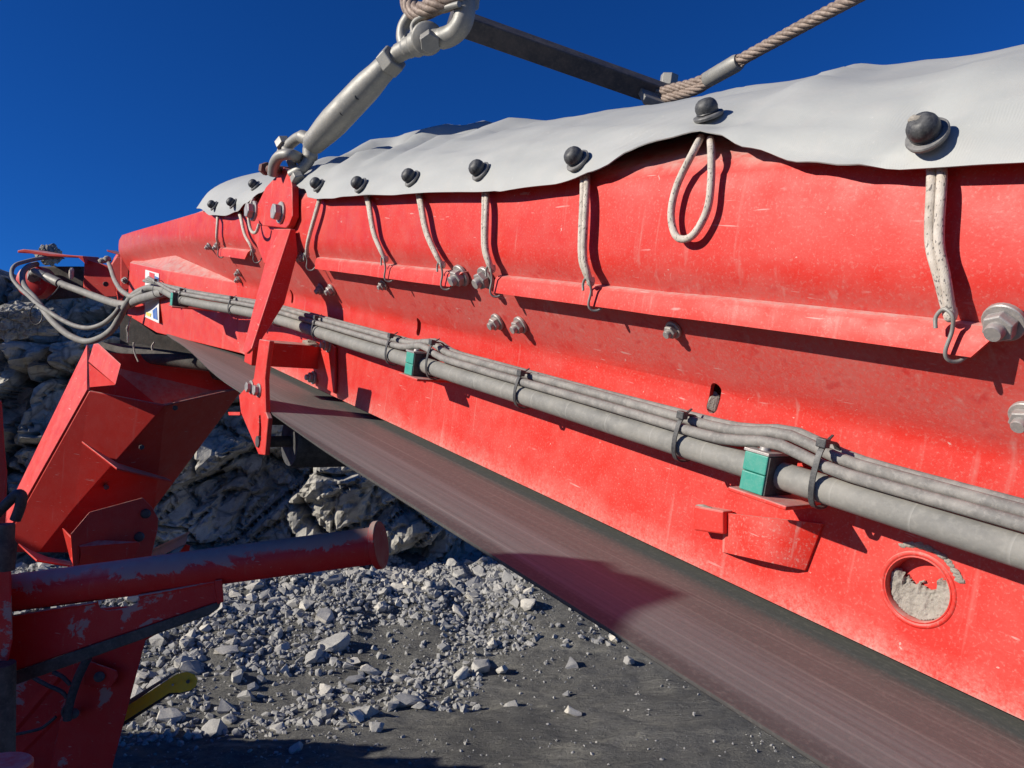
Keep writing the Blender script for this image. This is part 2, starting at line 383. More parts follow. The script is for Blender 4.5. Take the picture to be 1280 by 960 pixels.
# bent side plate: web, sloping strip, upright skirt, rolled lip
def topb(s): return lerp([(-2, .15), (2.5, .15), (2.6, .135), (3.84, .055), (4.12, .035), (4.19, .01)], s)
def drop(s): return -.10 * max(0, (s - 2.5) / 1.69) ** 1.5
def profile(s):
    t = topb(s); k = lerp([(2.4, 1), (2.7, .3), (4.2, .15)], s); dr = drop(s)
    p = [(-.71, -.283), (-.71, -.085 + dr), (-.708, -.074 + dr), (-.702, -.064 + dr), (-.640, .030 + dr), (-.632, .044 + dr), (-.628, .058 + dr), (-.626, .070 + dr)]
    p += [(-.625, t - .02), (-.626, t + .0), (-.634, t + .016 * k), (-.650, t + .03 * k), (-.71, t + .068 * k), (-.775, t + .09 * k)]
    return p
def side_plate(mirror=False):
    mb = MB(); th = .006; st = [-1.4, -.5, 0, .5, 1, 1.5, 2, 2.4, 2.5, 2.6, 2.75, 3.0, 3.25, 3.5, 3.84, 4.0, 4.12, 4.19]
    rows = []
    for s in st:
        pr = profile(s); n = len(pr); out = []
        for i, (a, b) in enumerate(pr):
            a0, b0 = pr[max(i - 1, 0)]; a1, b1 = pr[min(i + 1, n - 1)]
            l = math.hypot(a1 - a0, b1 - b0) or 1
            out.append((a, b)); 
            out[-1] = (a, b, a - th * (b1 - b0) / l, b + th * (a1 - a0) / l)
        rows.append(out)
    n = len(rows[0]); vs = []
    for s, row in zip(st, rows):
        vs += [Vector((s, q[0], q[1])) for q in row] + [Vector((s, q[2], q[3])) for q in row]
    if mirror: vs = [Vector((v.x, -2.10 - v.y, v.z)) for v in vs]
    fs = []; k = 2 * n
    for i in range(len(st) - 1):
        o0 = i * k; o1 = o0 + k
        for j in range(n - 1):
            fs.append((o0 + j, o1 + j, o1 + j + 1, o0 + j + 1))
            fs.append((o0 + n + j + 1, o1 + n + j + 1, o1 + n + j, o0 + n + j))
        fs.append((o0 + n, o1 + n, o1, o0)); fs.append((o0 + n - 1, o1 + n - 1, o1 + 2 * n - 1, o0 + 2 * n - 1))
    for j in range(n - 1):
        fs.append((j, j + 1, n + j + 1, n + j)); e = (len(st) - 1) * k
        fs.append((e + j + 1, e + j, e + n + j, e + n + j + 1))
    if not mirror: fs = [f[::-1] for f in fs]
    return mb.add(vs, fs)
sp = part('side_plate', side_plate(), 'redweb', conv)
def stadium(px, py, w, h, a=-.71, tilt=0):     # cutter for an upright slot, size in metres
    c = onA(px, py, a); pts = []
    for k in range(12):
        an = math.pi * k / 11; pts.append((math.cos(an) * w / 2, h / 2 - w / 2 + math.sin(an) * w / 2))
    for k in range(12):
        an = math.pi + math.pi * k / 11; pts.append((math.cos(an) * w / 2, -h / 2 + w / 2 + math.sin(an) * w / 2))
    ct, sn = math.cos(tilt), math.sin(tilt)
    return MB().plate([c + Vector((x * ct - y * sn, -.03, x * sn + y * ct)) for x, y in pts], (0, .06, 0))
HOLE = onA(1146, 737, -.71)
cuts = [stadium(893, 498, .016, .036, tilt=.15), stadium(524, 409, .014, .034, tilt=.15), stadium(366, 371, .014, .036, tilt=.15)]
cuts.append(MB().lathe(HOLE - Y * .03, Y, [(0, .0305), (.06, .0305)], 32))
boolean_cut(sp, cuts)
sp.data.shade_smooth(); sp.data.set_sharp_from_angle(angle=R(28))
part('side_plate', side_plate(True), 'red', conv, smooth=28)

# mud behind the slots
def lump(c, r, seed, squash=(1, 1, 1), n=2):
    bm = bmesh.new(); bmesh.ops.create_icosphere(bm, subdivisions=n, radius=1)
    vs = []
    for v in bm.verts:
        k = 1 + .45 * noise.noise(v.co * 1.7 + Vector((seed, 0, 0))) + .25 * noise.noise(v.co * 4.1 + Vector((0, seed, 0)))
        vs.append(Vector(c) + Vector((v.co.x * squash[0], v.co.y * squash[1], v.co.z * squash[2])) * (r * k))
    fs = [tuple(v.index for v in f.verts) for f in bm.faces]; bm.free()
    return vs, fs
for i, (px, py, sx, sz) in enumerate(((892, 503, .008, .013), (523, 414, .006, .010), (366, 375, .006, .010))):
    c = onA(px, py, -.718); part('dried_mud', MB().add(*lump(c, 1, i * 3.3, (sx, .008, sz))), 'mud', conv, 60, label='dried mud packed in the slot of the side plate')
# pipe stub through the web with mud in its mouth
part('pipe_mouth', MB().lathe(HOLE - Y * .03, Y, [(0, .0303), (.029, .0303), (.0306, .0298), (.0308, .0288), (.0285, .0278), (.014, .0278), (.014, .0)], 44), 'red', conv, 40, label='round pipe end let into the side plate')
ring = [HOLE + Vector((math.cos(2 * math.pi * k / 48) * .0322, -.0014, math.sin(2 * math.pi * k / 48) * .0322)) for k in range(48)]
part('weld_bead', MB().tube(ring, .0027, 8, closed=True), 'red', conv, 50)
mm = MB()
# a crust of dried fines: fills the lower part, ragged at the top, a little left on the upper right
NG = 60; idx = {}
for j in range(NG + 1):
    for i in range(NG + 1):
        x = (i / NG - .5) * .0556; z = (j / NG - .5) * .0556; q = math.hypot(x, z)
        e = .002 + .010 * noise.fractal(Vector((x * 90, z * 90, 3)), 1, 2, 4) + .10 * x * x / .0278 + (.012 if x < -.012 else 0) + (.006 if x > .017 else 0)
        if q > .0277 or z > e: continue
        dep = max(0, min(1, (e - z) / .006))
        idx[i, j] = len(mm.v); mm.v.append(HOLE + Vector((x, -.0155 + .012 * dep ** .6 * (.55 + .16 * noise.noise(Vector((x * 110, z * 110, 8))) + .10 * noise.noise(Vector((x * 300, z * 300, 1))) + .3 * (q / .028) ** 3), z)))
for (i, j), o_ in list(idx.items()):
    if all(k in idx for k in ((i + 1, j), (i, j + 1), (i + 1, j + 1))): mm.f.append((o_, idx[i, j + 1], idx[i + 1, j + 1], idx[i + 1, j]))
part('dried_mud', mm, 'mud', conv, 60, label='crumbled grey mud lying in the pipe mouth')
mm = MB()
for k in range(22):
    an = R(60 + 85 * k / 21 + random.uniform(-3, 3)); c = HOLE + Vector((math.cos(an) * .040, .0005, math.sin(an) * .040))
    mm.add(*lump(c, random.uniform(.0022, .0042), k * 2.1, (1.4, .5, .8), 1))
part('dried_mud', mm, 'mud', conv, 60, label='pale dust ridge on top of the pipe ring')

# flange strips the hooks catch on: thin bars welded along the sloping strip
def strip(px0, py0, px1, py1, cut0, cut1, a=-.632):
    p0 = onA(px0, py0, a); p1 = onA(px1, py1, a); b0 = .0; s0 = max(p0.x, p1.x); s1 = min(p0.x, p1.x)
    # cross section: a lip hanging straight down from the slope, rounded onto it at the top
    sec = [(-.652, .026), (-.641, .0275), (-.634, .0245), (-.631, .019), (-.631, .0), (-.6345, .0), (-.6345, .0165), (-.6385, .022), (-.654, .0205)]
    mb = MB(); n = len(sec); st = [s0 + cut0, s0]
    m_ = max(2, int((s0 - s1) / .06))
    st = [s0 + (s1 - s0) * k / m_ for k in range(m_ + 1)]
    vs = []
    for i, s in enumerate(st):
        for (a_, b_) in sec:
            q = (b_ - .026) / .026       # 0 at the weld, -1 at the lip
            sh = 0
            if i == 0: sh = cut0 * q
            if i == len(st) - 1: sh = -cut1 * (1 + q)
            w = .0012 * noise.noise(Vector((s * 9, 3, 0)))
            vs.append(Vector((s + sh, a_ + w, b_ + w)))
    fs = []
    for i in range(len(st) - 1):
        for k in range(n): fs.append((i * n + k, (i + 1) * n + k, (i + 1) * n + (k + 1) % n, i * n + (k + 1) % n))
    fs += [tuple(range(n)), tuple(range(len(vs) - 1, len(vs) - n - 1, -1))]
    return mb.add(vs, fs)
fl1 = part('flange_strip', strip(618, 362, 1214, 446, .0, .02), 'red', conv, 30, label='long lipped flange strip along the right part of the side')
fl2 = part('flange_strip', strip(394, 334, 563, 357, 0, .03), 'red', conv, 30, label='short lipped flange strip in the middle of the side')
part('flange_strip', strip(274, 317, 306, 325, 0, .03), 'red', conv, 30, label='shortest lipped flange strip near the far end')
part('flange_strip', MB().add([Vector((v.x - 1.75, v.y, v.z)) for v in strip(618, 362, 1214, 446, .0, .02).v], strip(618, 362, 1214, 446, .0, .02).f), 'red', conv, 30)

# ---- bolts on the side
def bolt_mb(p, ax, k=1.0, rot=0.0, long=1.0):
    return MB().lathe(p, ax, [(.003 * k, .0098 * k), (.0035 * k, .0108 * k), (.0105 * k, .0108 * k), (.0115 * k, .0098 * k), (.0115 * k, .0)], 6, rot)
def add_bolt(p, ax, k=1.0, rot=0., par=None, head=False, mt='zinc', long=1.0):
    ax = Vector(ax).normalized()
    o = part('bolt', bolt_mb(p, ax, k, rot), mt, par or conv, bevel=.0006)
    part('washer', MB().lathe(p, ax, [(-.001, .0140 * k), (.0022 * k, .0140 * k), (.003 * k, .0132 * k)], 24), mt, o, 35)
    if not head:
        part('stud_end', MB().lathe(p, ax, [(.01 * k, .0062 * k), (.0165 * k * long, .0062 * k), (.018 * k * long, .0054 * k)], 14), mt, o, 35)
    return o
SLB = [(622, 402, 1.), (651, 406, 1.), (842, 412, .78), (1256, 402, 1.12), (1284, 520, .95), (480, 356, .8), (402, 361, 1.), (415, 362, 1.), (577, 344, 1.3), (608, 347, 1.3),
       (365, 319, .9), (378, 321, .9), (240, 328, .9), (299, 341, .9), (299, 349, .9), (262, 308, .9), (272, 308, .9)]
for px, py, k in SLB: add_bolt(onS(px, py, .002), SLN, k, random.random())
for px, py in ((720, 470),): pass

# ---- bent pocket bracket under the front clamp, and the tab beside it
def pl(pts, a): return [onA(x, y, a) for x, y in pts]
def bracket_pocket():
    mb = MB(); out = -.683
    top = [(903, 641), (1028, 655)]; bot = [(903, 690), (1006, 713)]
    # sheet bent round from the web on the left, bulging, flat to the right
    u = [0, .04, .12, .25, .5, .75, 1.0]; dep = [-.709, -.698, -.690, -.686, -.687, -.694, -.7065]
    vs = []
    for t, a in zip(u, dep):
        xt = top[0][0] + (top[1][0] - top[0][0]) * t; yt = top[0][1] + (top[1][1] - top[0][1]) * t
        xb = bot[0][0] + (bot[1][0] - bot[0][0]) * t; yb = bot[0][1] + (bot[1][1] - bot[0][1]) * t
        p = onA(xt, yt, a); q = onA(xb, yb, a); n_ = Vector((0, -.004, 0))
        vs += [p, q, q + n_, p + n_]
    fs = []
    for i in range(len(u) - 1):
        for k in range(4): fs.append((i * 4 + k, (i + 1) * 4 + k, (i + 1) * 4 + (k + 1) % 4, i * 4 + (k + 1) % 4))
    fs += [(3, 2, 1, 0), tuple(range(len(vs) - 4, len(vs)))]
    fs = [f[::-1] for f in fs]
    return mb.add(vs, fs)
part('pocket_bracket', bracket_pocket(), 'redscuff', conv, 50, label='bent sheet pocket welded to the side below the front clamp')
part('tab', MB().plate(pl([(867, 632), (904, 639), (904, 668), (867, 663)], -.689), (0, -.018, 0)), 'redclean', conv, bevel=.002)
part('dried_mud', MB().add(*lump(onA(886, 637, -.697), 1, 5, (.015, .007, .004))), 'mud', conv, 60)

# ---- belt
def belt():
    mb = MB(); st = [-1.4 + .1 * k for k in range(58)]
    def ao(s): return interp([(1.1, -.511), (1.8, -.533), (2.75, -.60), (3.6, -.68), (4.4, -.7)], s)
    us = [0, .002, .006, .02, .06, .12, .2, .4, .6, .8, .88, .94, .98, .994, .998, 1]; vs = []
    for s in st:
        o = ao(s); w = -2.10 - o
        bb = -.297 if s < 3.4 else -.297 + (s - 3.4) * .05
        for u in us:
            a = o + (w - o) * u; dz = -.0016 * math.exp(-((u if u < .5 else 1 - u) / .012) ** 2) + .002 * noise.noise(Vector((s * .6, u * 20, 0)))
            vs.append(Vector((s, a, bb + dz)))
        for u in us: a = o + (w - o) * u; vs.append(Vector((s, a - (.003 if u == 0 else -.003 if u == 1 else 0), bb - .006)))
    n = len(us); k = 2 * n; fs = []
    for i in range(len(st) - 1):
        o0, o1 = i * k, (i + 1) * k
        for j in range(n - 1):
            fs.append((o0 + j, o0 + j + 1, o1 + j + 1, o1 + j)); fs.append((o0 + n + j, o1 + n + j, o1 + n + j + 1, o0 + n + j + 1))
        fs.append((o0, o1, o1 + n, o0 + n)); fs.append((o0 + n - 1, o0 + 2 * n - 1, o1 + 2 * n - 1, o1 + n - 1))
    return mb.add(vs, fs)
part('return_belt', belt(), 'belt', conv, 40)
# carrying run inside the trough, and the head and return rollers
cr = MB().fbox((-1.3, -1.36, .02), (4.0, -.74, .032)); part('carrying_belt', cr, 'belt', conv)
part('head_pulley', MB().lathe((4.1, -1.40, -.13), Y, [(0, .16), (.70, .16)], 32), 'black', conv, 40)

# ---- far end: guard box round the end bearing
e0 = -.60
g = MB()
A1 = onA(303, 442, -.716); A2 = onA(197, 416, -.60); A3 = onA(160, 394, -.64); T1 = onA(300, 354, -.716); T2 = onA(203, 338, -.60); T3 = onA(163, 329, -.64)
U1 = onA(221, 320, -.66); U0 = onA(300, 353, -.72); U3 = onA(172, 322, -.70)
g.add([A1, A2, T2, T1, A3, T3, U1, U3], [(0, 3, 2, 1), (1, 2, 5, 4), (2, 3, 6), (2, 6, 7, 5)])
ebx = part('end_guard', g, 'red', conv, label='box-shaped guard at the far end of the side')
for f in ebx.data.polygons: pass
so = ebx.modifiers.new('thick', 'SOLIDIFY'); so.thickness = .006; so.offset = 0
bev(ebx, .006, 3)
# warning decal on the guard, flat print
def on_face(px, py, o, n): r = fr(px, py); return r * (o.dot(n) / r.dot(n))
gn = (A3 - A2).cross(T2 - A2).normalized(); gn = gn if gn.y > 0 else -gn
def decal(name, pts, m, off): 
    part(name, MB().plate([on_face(x, y, A2 + gn * off, gn) for x, y in pts], gn * .0012), m, conv, label='white warning decal with red and blue pictograms' if m == 'stick_white' else None)
fn = (A2 - A1).cross(T1 - A1).normalized(); fn = fn if fn.y > 0 else -fn
decal('warning_decal', [(182, 337), (199, 342), (199, 404), (181, 396)], 'stick_white', .004)
decal('decal_mark', [(187, 340), (193, 342), (193, 349), (187, 347)], 'stick_red', .0060)
decal('decal_mark', [(194, 345), (198, 347), (198, 352), (194, 351)], 'stick_blue', .0060)
decal('decal_mark', [(191, 388), (196, 384), (197, 400), (192, 398)], 'stick_blue', .0060)
decal('decal_mark', [(183, 390), (189, 392), (188, 396), (183, 394)], 'stick_yellow', .0060)
# end lug plates of the side
zz = 3.85
def zp(pts, z): return [onZ(x, y, z) for x, y in pts]
part('end_plate', MB().plate(zp([(139, 331), (148, 317), (160, 320), (162, 357), (150, 382), (146, 362)], 3.95), (.05, 0, 0)), 'red', conv, bevel=.004)
part('end_flange', MB().plate(zp([(151, 319), (163, 320), (160, 348), (166, 352), (163, 362), (151, 362)], 3.80), (.012, 0, 0)), 'redclean', conv, bevel=.003)
part('end_lip', MB().plate(zp([(133, 312), (147, 317), (166, 320), (160, 322), (134, 314.5)], 3.85), (.06, -.05, 0)), 'red', conv, bevel=.002)
add_bolt(onZ(156.5, 350.5, 3.79), -X * .6 + Y * .8, 1.2)
# drive end: motor plate, gearbox housing and cover that stick out past the belt
part('motor_plate', MB().plate(zp([(106, 327), (111, 325), (139, 333), (146, 358), (146, 371), (104, 372)], 4.0), (.02, 0, 0)), 'redclean', conv, bevel=.004)
part('plate_hole', MB().lathe(onZ(132, 355, 3.97), X * -1, [(0, .013), (.012, .013)], 20), 'black', conv, 40)
part('motor_housing', MB().plate(zp([(40, 333), (100, 333), (106, 345), (105, 372), (60, 375), (44, 368)], 4.1), (.25, -.1, 0)), 'dirtybeam', conv, bevel=.01)
part('motor_flange', MB().lathe(onZ(43, 352, 4.02), fr(640, 480).normalized() * -1, [(-.06, .085), (.02, .085), (.03, .07)], 26), 'redworn', conv, 40)
part('motor_cover', MB().plate(zp([(22, 313), (30, 311.5), (62, 317), (104, 320), (107, 330), (98, 322), (60, 320.5), (30, 315.5), (22, 316)], 3.95), (.22, -.1, 0)), 'redclean', conv, bevel=.003)
part('rag', MB().add(*lump(onZ(89, 342, 3.9), 1, 3, (.014, .012, .030))), 'cord', conv, 60, label='pale rag hanging on the drive housing')
for px, py in ((128, 326), (134, 324)): part('mud_lump', MB().add(*lump(onZ(px, py, 3.98), 1, px, (.02, .02, .016))), 'mud', conv, 60)

# ---- dark cross members under the belt at the far end
part('cross_tube', MB().tube([onZ(128, 437, 3.35), onZ(290, 458, 3.15)], .034, 16), 'dirtybeam', conv, 40)
part('cross_channel', MB().plate(zp([(160, 430), (290, 455), (292, 480), (170, 452)], 3.42), (.05, -.04, .0)), 'dirtybeam', conv, bevel=.004)
part('under_plate', MB().plate(zp([(150, 386), (195, 418), (300, 445), (300, 462), (150, 430)], 3.62), (.02, -.04, 0)), 'dirtybeam', conv)
for x0, y0, x1, y1 in ((167, 428, 173, 452), (164, 395, 160, 428), (193, 428, 191, 438)):
    part('wire', MB().tube(smooth_path([onZ(x0, y0, 3.1), onZ((x0 + x1) / 2 - 2, (y0 + y1) / 2, 3.1), onZ(x1, y1, 3.1)], 5), .0035, 6), 'cord', conv, 60)
part('tag', MB().add(*lump(onZ(159.5, 411, 3.1), 1, 9, (.006, .006, .018))), 'mud', conv, 60)

# ---- strut with lug: from the skirt down and out to the bracket over the belt
ZL = -.606
lug_pts = [(346, 219), (354, 209), (362, 216), (365, 233), (365.5, 270), (361, 281), (357, 285), (328, 282), (321, 272), (322, 255), (332, 234)]
lug = part('lug_plate', MB().plate(pl(lug_pts, ZL), (0, -.016, 0)), 'red', conv, bevel=.002, label='lug plate at the top of the strut carrying the turnbuckle')
back = [(347, 225), (366, 232), (371, 243), (371, 268), (367, 284), (360, 300), (345, 318), (330, 330), (318, 300), (316, 268), (326, 250)]
part('backing_plate', MB().plate(pl(back, ZL - .0175), (0, -.006, 0)), 'red', conv, bevel=.002)
for px, py in ((318, 264), (352, 266)): add_bolt(onA(px, py, ZL), Y, 1.85, .4, head=True)
s0 = [onA(343, 285, ZL), onA(362, 286, ZL)]
def strut():
    mb = MB()
    # front face of the angle: outer edge top to bottom
    tl, tr = onA(342, 286, ZL), onA(363, 286, ZL)
    bl, br = onA(303, 439, -.515), onA(314, 436, -.515)
    bm_ = onA(308, 442, -.515)
    front = [tl, tr, br, bm_, bl]
    mb.plate(front, (-.001, -.007, 0))
    ml = MB()
    return mb
part('strut', strut(), 'red', conv, bevel=.0015, label='slanting red angle strut')
tl, tr = onA(342, 286, ZL), onA(363, 286, ZL); br = onA(314, 436, -.515)
sf = MB().plate([tr, br, br + Vector((.0, -.012, .004)), tr + (br - tr) * .62 + Vector((0, -.040, 0)), tr + (br - tr) * .2 + Vector((0, -.034, 0)), tr + Vector((0, -.012, 0))], (.006, 0, 0))
part('strut_side', sf, 'red', conv, bevel=.0015)
# bracket arm over the belt, its foot plate and the hanging plate with the return roller
aw, ao_ = -.71, -.545
pR0, pR1 = onA(404, 433, aw), onA(404, 463, aw)
sc = pR0.x
arm = MB()
bT, bB = pR0.z, pR1.z
arm.fbox((sc, aw + .006, bB), (sc + .055, ao_, bT))
part('bracket_arm', arm, 'redclean', conv, bevel=.002, label='horizontal channel arm reaching out over the belt')
fp = [(395, 421), (411, 428), (418, 434), (418, 492), (412, 489), (400, 482), (396, 470)]
part('foot_plate', MB().plate(pl(fp, aw + .008), (0, -.0065, 0)), 'red', conv, bevel=.002)
for px, py in ((411, 432), (392, 472)): add_bolt(onA(px, py, aw + .008), Y, 1.15, .2)
part('dust_pile', MB().add(*lump(Vector((sc + .03, aw + .02, bT + .002)), 1, 4, (.03, .018, .007), 3)), 'mud', conv, 60)
hp = [(324, 424), (337, 426), (333, 455), (331, 474), (332, 515), (335, 523), (331, 569), (323, 568), (301, 516), (298.5, 494), (317, 473)]
hpl = part('hanger_plate', MB().plate(pl(hp, -.515), (0, -.010, 0)), 'red', conv, bevel=.0015, label='pointed hanging plate with a slot')
boolean_cut(hpl, [MB().plate([p + Vector((0, .02, 0)) for p in pl([(323.6, 519.5), (325.6, 519), (326.6, 535), (326.2, 550), (324.8, 553), (323, 549), (323.8, 535)], -.515)], (0, -.06, 0))])
bev(hpl, .0012)
for px, py in ((314.5, 484), (324, 488)): add_bolt(onA(px, py, -.515), Y, 1.05, .3, head=True)
rp = onA(350, 551, -.56)
part('return_roller', MB().lathe(Vector((rp.x, -1.55, -.366)), Y, [(0, .022), (.0, .056), (.96, .056), (.97, .051), (.97, .0)], 32), 'black', conv, 40)
part('roller_shaft', MB().tube([Vector((rp.x, -.62, -.366)), Vector((rp.x, -.512, -.366))], .012, 12), 'darksteel', conv, 40)
rb = onA(324, 516, -.525)
part('roller_beam', MB().fbox((rb.x - .02, -1.55, rb.z - .022), (rb.x + .035, -.527, rb.z + .002)), 'darksteel', conv, bevel=.002)
part('roller_tie', MB().plate(pl([(285, 515), (300, 515), (300, 519), (286, 519)], -.525), (0, -.03, 0)), 'red', conv)

# ---- hose clamps (bolted on the side): red shelf, green halves, cover plate
def clamp(px, py, a=-.655, b=-.138, lab='', k=1.0):
    s = onA(px, py, a + .03).x; w = .027 * k
    sh = part('clamp_shelf', MB().fbox((s - .045, -.71, b - .0240), (s + .022, a + .030, b - .0198)), 'red', conv, bevel=.0012, label='small red shelf carrying the %s hose clamp' % lab)
    part('clamp_body', MB().fbox((s - w / 2, a - .024, b - .0195), (s + w / 2, a + .0245, b - .0003)), 'green', sh, bevel=.0012)
    part('clamp_body', MB().fbox((s - w / 2, a - .024, b + .0003), (s + w / 2, a + .0245, b + .0190)), 'green', sh, bevel=.0012)
    part('clamp_side_shade', MB().fbox((s - w / 2 - .0015, a - .0225, b - .019), (s - w / 2 - .0003, a + .0225, b + .0185)), 'black', sh)  # black sheet laid on for the clamp's shaded right side
    part('cover_plate', MB().fbox((s - w / 2 - .001, a - .025, b + .0191), (s + w / 2 + .001, a + .0255, b + .0222)), 'zinc', sh, bevel=.0006)
    for da in (-.012, .012): part('screw', MB().lathe((s, a + da, b + .0222), Z, [(0, .0055), (.003, .005), (.0035, .003)], 12), 'zinc', sh, 40)
    return s
sC1 = clamp(938, 586, lab='front'); sC2 = clamp(508, 450, lab='middle'); sC3 = clamp(212.5, 363, a=-.56, b=-.150, lab='far', k=1.1)

# ================================================================== TARPAULIN
C0 = [(-.600, .143), (-.6165, .178), (-.645, .212), (-.70, .250), (-.78, .289), (-.86, .317), (-.95, .331), (-1.05, .336)]
C0 = C0 + [(-2.10 - a, b) for a, b in C0[-2::-1]]
def csec(t):
    x = t * (len(C0) - 1); i = min(int(x), len(C0) - 2); f = x - i
    p0 = Vector(C0[max(i - 1, 0)]); p1 = Vector(C0[i]); p2 = Vector(C0[i + 1]); p3 = Vector(C0[min(i + 2, len(C0) - 1)])
    q = .5 * ((2 * p1) + (p2 - p0) * f + (2 * p0 - 5 * p1 + 4 * p2 - p3) * f * f + (3 * p1 - p0 - 3 * p2 + p3) * f ** 3)
    return q
def cnorm(t):
    d_ = csec(min(t + .01, 1)) - csec(max(t - .01, 0)); return Vector((d_.y, -d_.x)).normalized() * (1 if d_.x < 0 else 1)
def tstart(b):
    if b <= .143: return (b - .143) / .035 / 14
    lo, hi = 0, .5
    for _ in range(30):
        m = (lo + hi) / 2
        if csec(m).y < b: lo = m
        else: hi = m
    return lo
def hem_tab(pts): return sorted([(p.x, p.z) for p in (onA(x, y, -.602) for x, y in pts)])
HEM1 = [(-9, .142)] + hem_tab([(376, 236), (386, 247), (400, 249), (452, 247), (520, 243), (620, 240), (690, 231), (740, 215), (780, 192), (820, 176), (860, 164), (880, 168), (930, 184), (1000, 200), (1070, 208), (1130, 210), (1200, 207), (1280, 203)]) + [(1.80, .185), (1.93, .262)]
HEM2 = [(1.76, .265)] + hem_tab([(247, 259), (262, 268), (280, 269), (296, 264), (308, 254), (320, 240), (334, 217)])
def tarp(s0, s1, hem, n, wr):
    mb = MB(); m = 44; vs = []
    for i in range(n + 1):
        s = s0 + (s1 - s0) * i / n
        t0 = tstart(interp(hem, s))
        for j in range(m + 1):
            u = j / m; t = t0 + (1 - t0) * u
            q = csec(max(t, 0)) + (Vector((.0, .49)) * t if t < 0 else Vector((0, 0)))
            nn = cnorm(max(t, 0)); nn = nn if nn.y > 0 or nn.x > 0 else -nn
            dd = wr(s, t, u)
            vs.append(Vector((s, q.x + nn.x * dd, q.y + nn.y * dd)))
    k = m + 1; fs = []
    for i in range(n):
        for j in range(m): fs.append((i * k + j, (i + 1) * k + j, (i + 1) * k + j + 1, i * k + j + 1))
    return mb.add(vs, fs)
def g(x, c, w): return math.exp(-((x - c) / w) ** 2)
def wr1(s, t, u):
    d_ = .005 * noise.noise(Vector((s * 4, t * 9, 1))) + .0032 * noise.noise(Vector((s * 11 + t * 22, t * 14, 4)))
    d_ += .0045 * noise.noise(Vector((s * 9 - t * 34, t * 3, 9))) * (1 if .02 < t < .5 else 0)
    if s < 1.0:
        d_ += .020 * g(s, .60, .085) * g(t, .03, .09)                        # awning over the popped knob
        d_ -= .010 * g(s, .555, .030) * g(t, .15, .05)
        d_ += .010 * g(s - (t - .2) * .35, .50, .030) * g(t, .27, .10)       # fold running up from it
        d_ += .005 * g(s + (t - .1) * .5, .36, .03) * g(t, .2, .12) - .005 * g(s, .40, .035) * g(t, .25, .1)
        d_ += .004 * g(s + (t - .1) * 1.1, .27, .02)
        d_ -= .007 * g(s, .345, .02) * g(t, .10, .05)
    for si in (1.654, 1.436, 1.221, 1.003, .778, .338):                     # the cloth puckers round each knob
        ds = s - si; dt = (t - .075) * 1.1
        if abs(ds) < .12 and abs(dt) < .14:
            rr = math.hypot(ds, dt); th = math.atan2(dt, ds)
            d_ += -.0028 * math.exp(-(rr / .022) ** 2) + .0030 * math.cos(5 * th + si * 9) * math.exp(-rr / .045) * min(1, rr / .02)
    if s > .905: d_ += .0026                                                  # overlap seam
    if s > 1.05:                                                              # slack folds at the left end
        w = min(1, (s - 1.05) / .5)
        d_ += w * .020 * math.sin(s * 26 + t * 16) * g(t, .37, .10) + w * .010 * math.sin(s * 47 - t * 26) * g(t, .30, .12)
        d_ += w * .022 * g(t, .42, .07)
    d_ += .0016 * noise.noise(Vector((s * 7, 0, 5))) * g(t, 0, .05)
    return d_
def wr2(s, t, u):
    return -.004 + .005 * noise.noise(Vector((s * 6, t * 8, 21))) + .006 * math.sin(s * 9 + 1) * g(t, .05, .1)
tb = (1.2, -1.05, .336)
t1 = solo('tarpaulin', tarp(1.92, -.95, HEM1, 260, wr1), 'tarp', (.4, -.60, .143), 'long pale grey tarpaulin cover on the conveyor, right of the turnbuckle', 'tarpaulin', 'tarpaulins covering the conveyor', 80)
t2 = solo('tarpaulin', tarp(2.63, 1.78, HEM2, 90, wr2), 'tarp', (2.3, -.60, .143), 'short pale grey tarpaulin piece at the far end, left of the red lug', 'tarpaulin', 'tarpaulins covering the conveyor', 80)
for t in (t1, t2):
    so = t.modifiers.new('cloth', 'SOLIDIFY'); so.thickness = .0013; so.offset = -1
    es = t.modifiers.new('edge', 'EDGE_SPLIT'); es.split_angle = R(50)

# ================================================================== ELASTIC CORDS
TN = Vector((0, .642, .767)).normalized()
def on_cloth(px, py):                       # where the sight line meets the wrinkled cloth
    q0 = on_tarp(px, py); best = None; wr = wr1 if q0.x < 1.93 else wr2
    for i in range(61):
        q = q0 * (.94 + .12 * i / 60)
        for j in range(50):
            t = j * .0065; c = csec(t); n_ = cnorm(t); n_ = n_ if n_.y > 0 or n_.x > 0 else -n_
            p = c + n_ * wr(q.x, t, t); e = math.hypot(q.y - p.x, q.z - p.y)
            if best is None or e < best[0]: best = (e, Vector((q.x, p.x, p.y)), n_)
    return best[1], Vector((0, best[2].x, best[2].y))
def on_tarp(px, py, lift=0):
    o = Vector((0, -.602, .143)); n = Vector((0, .035, .018)).normalized()
    r = fr(px, py); return r * ((o.dot(n) + lift) / r.dot(n))
GB = 'elastic cords holding the tarpaulin down'
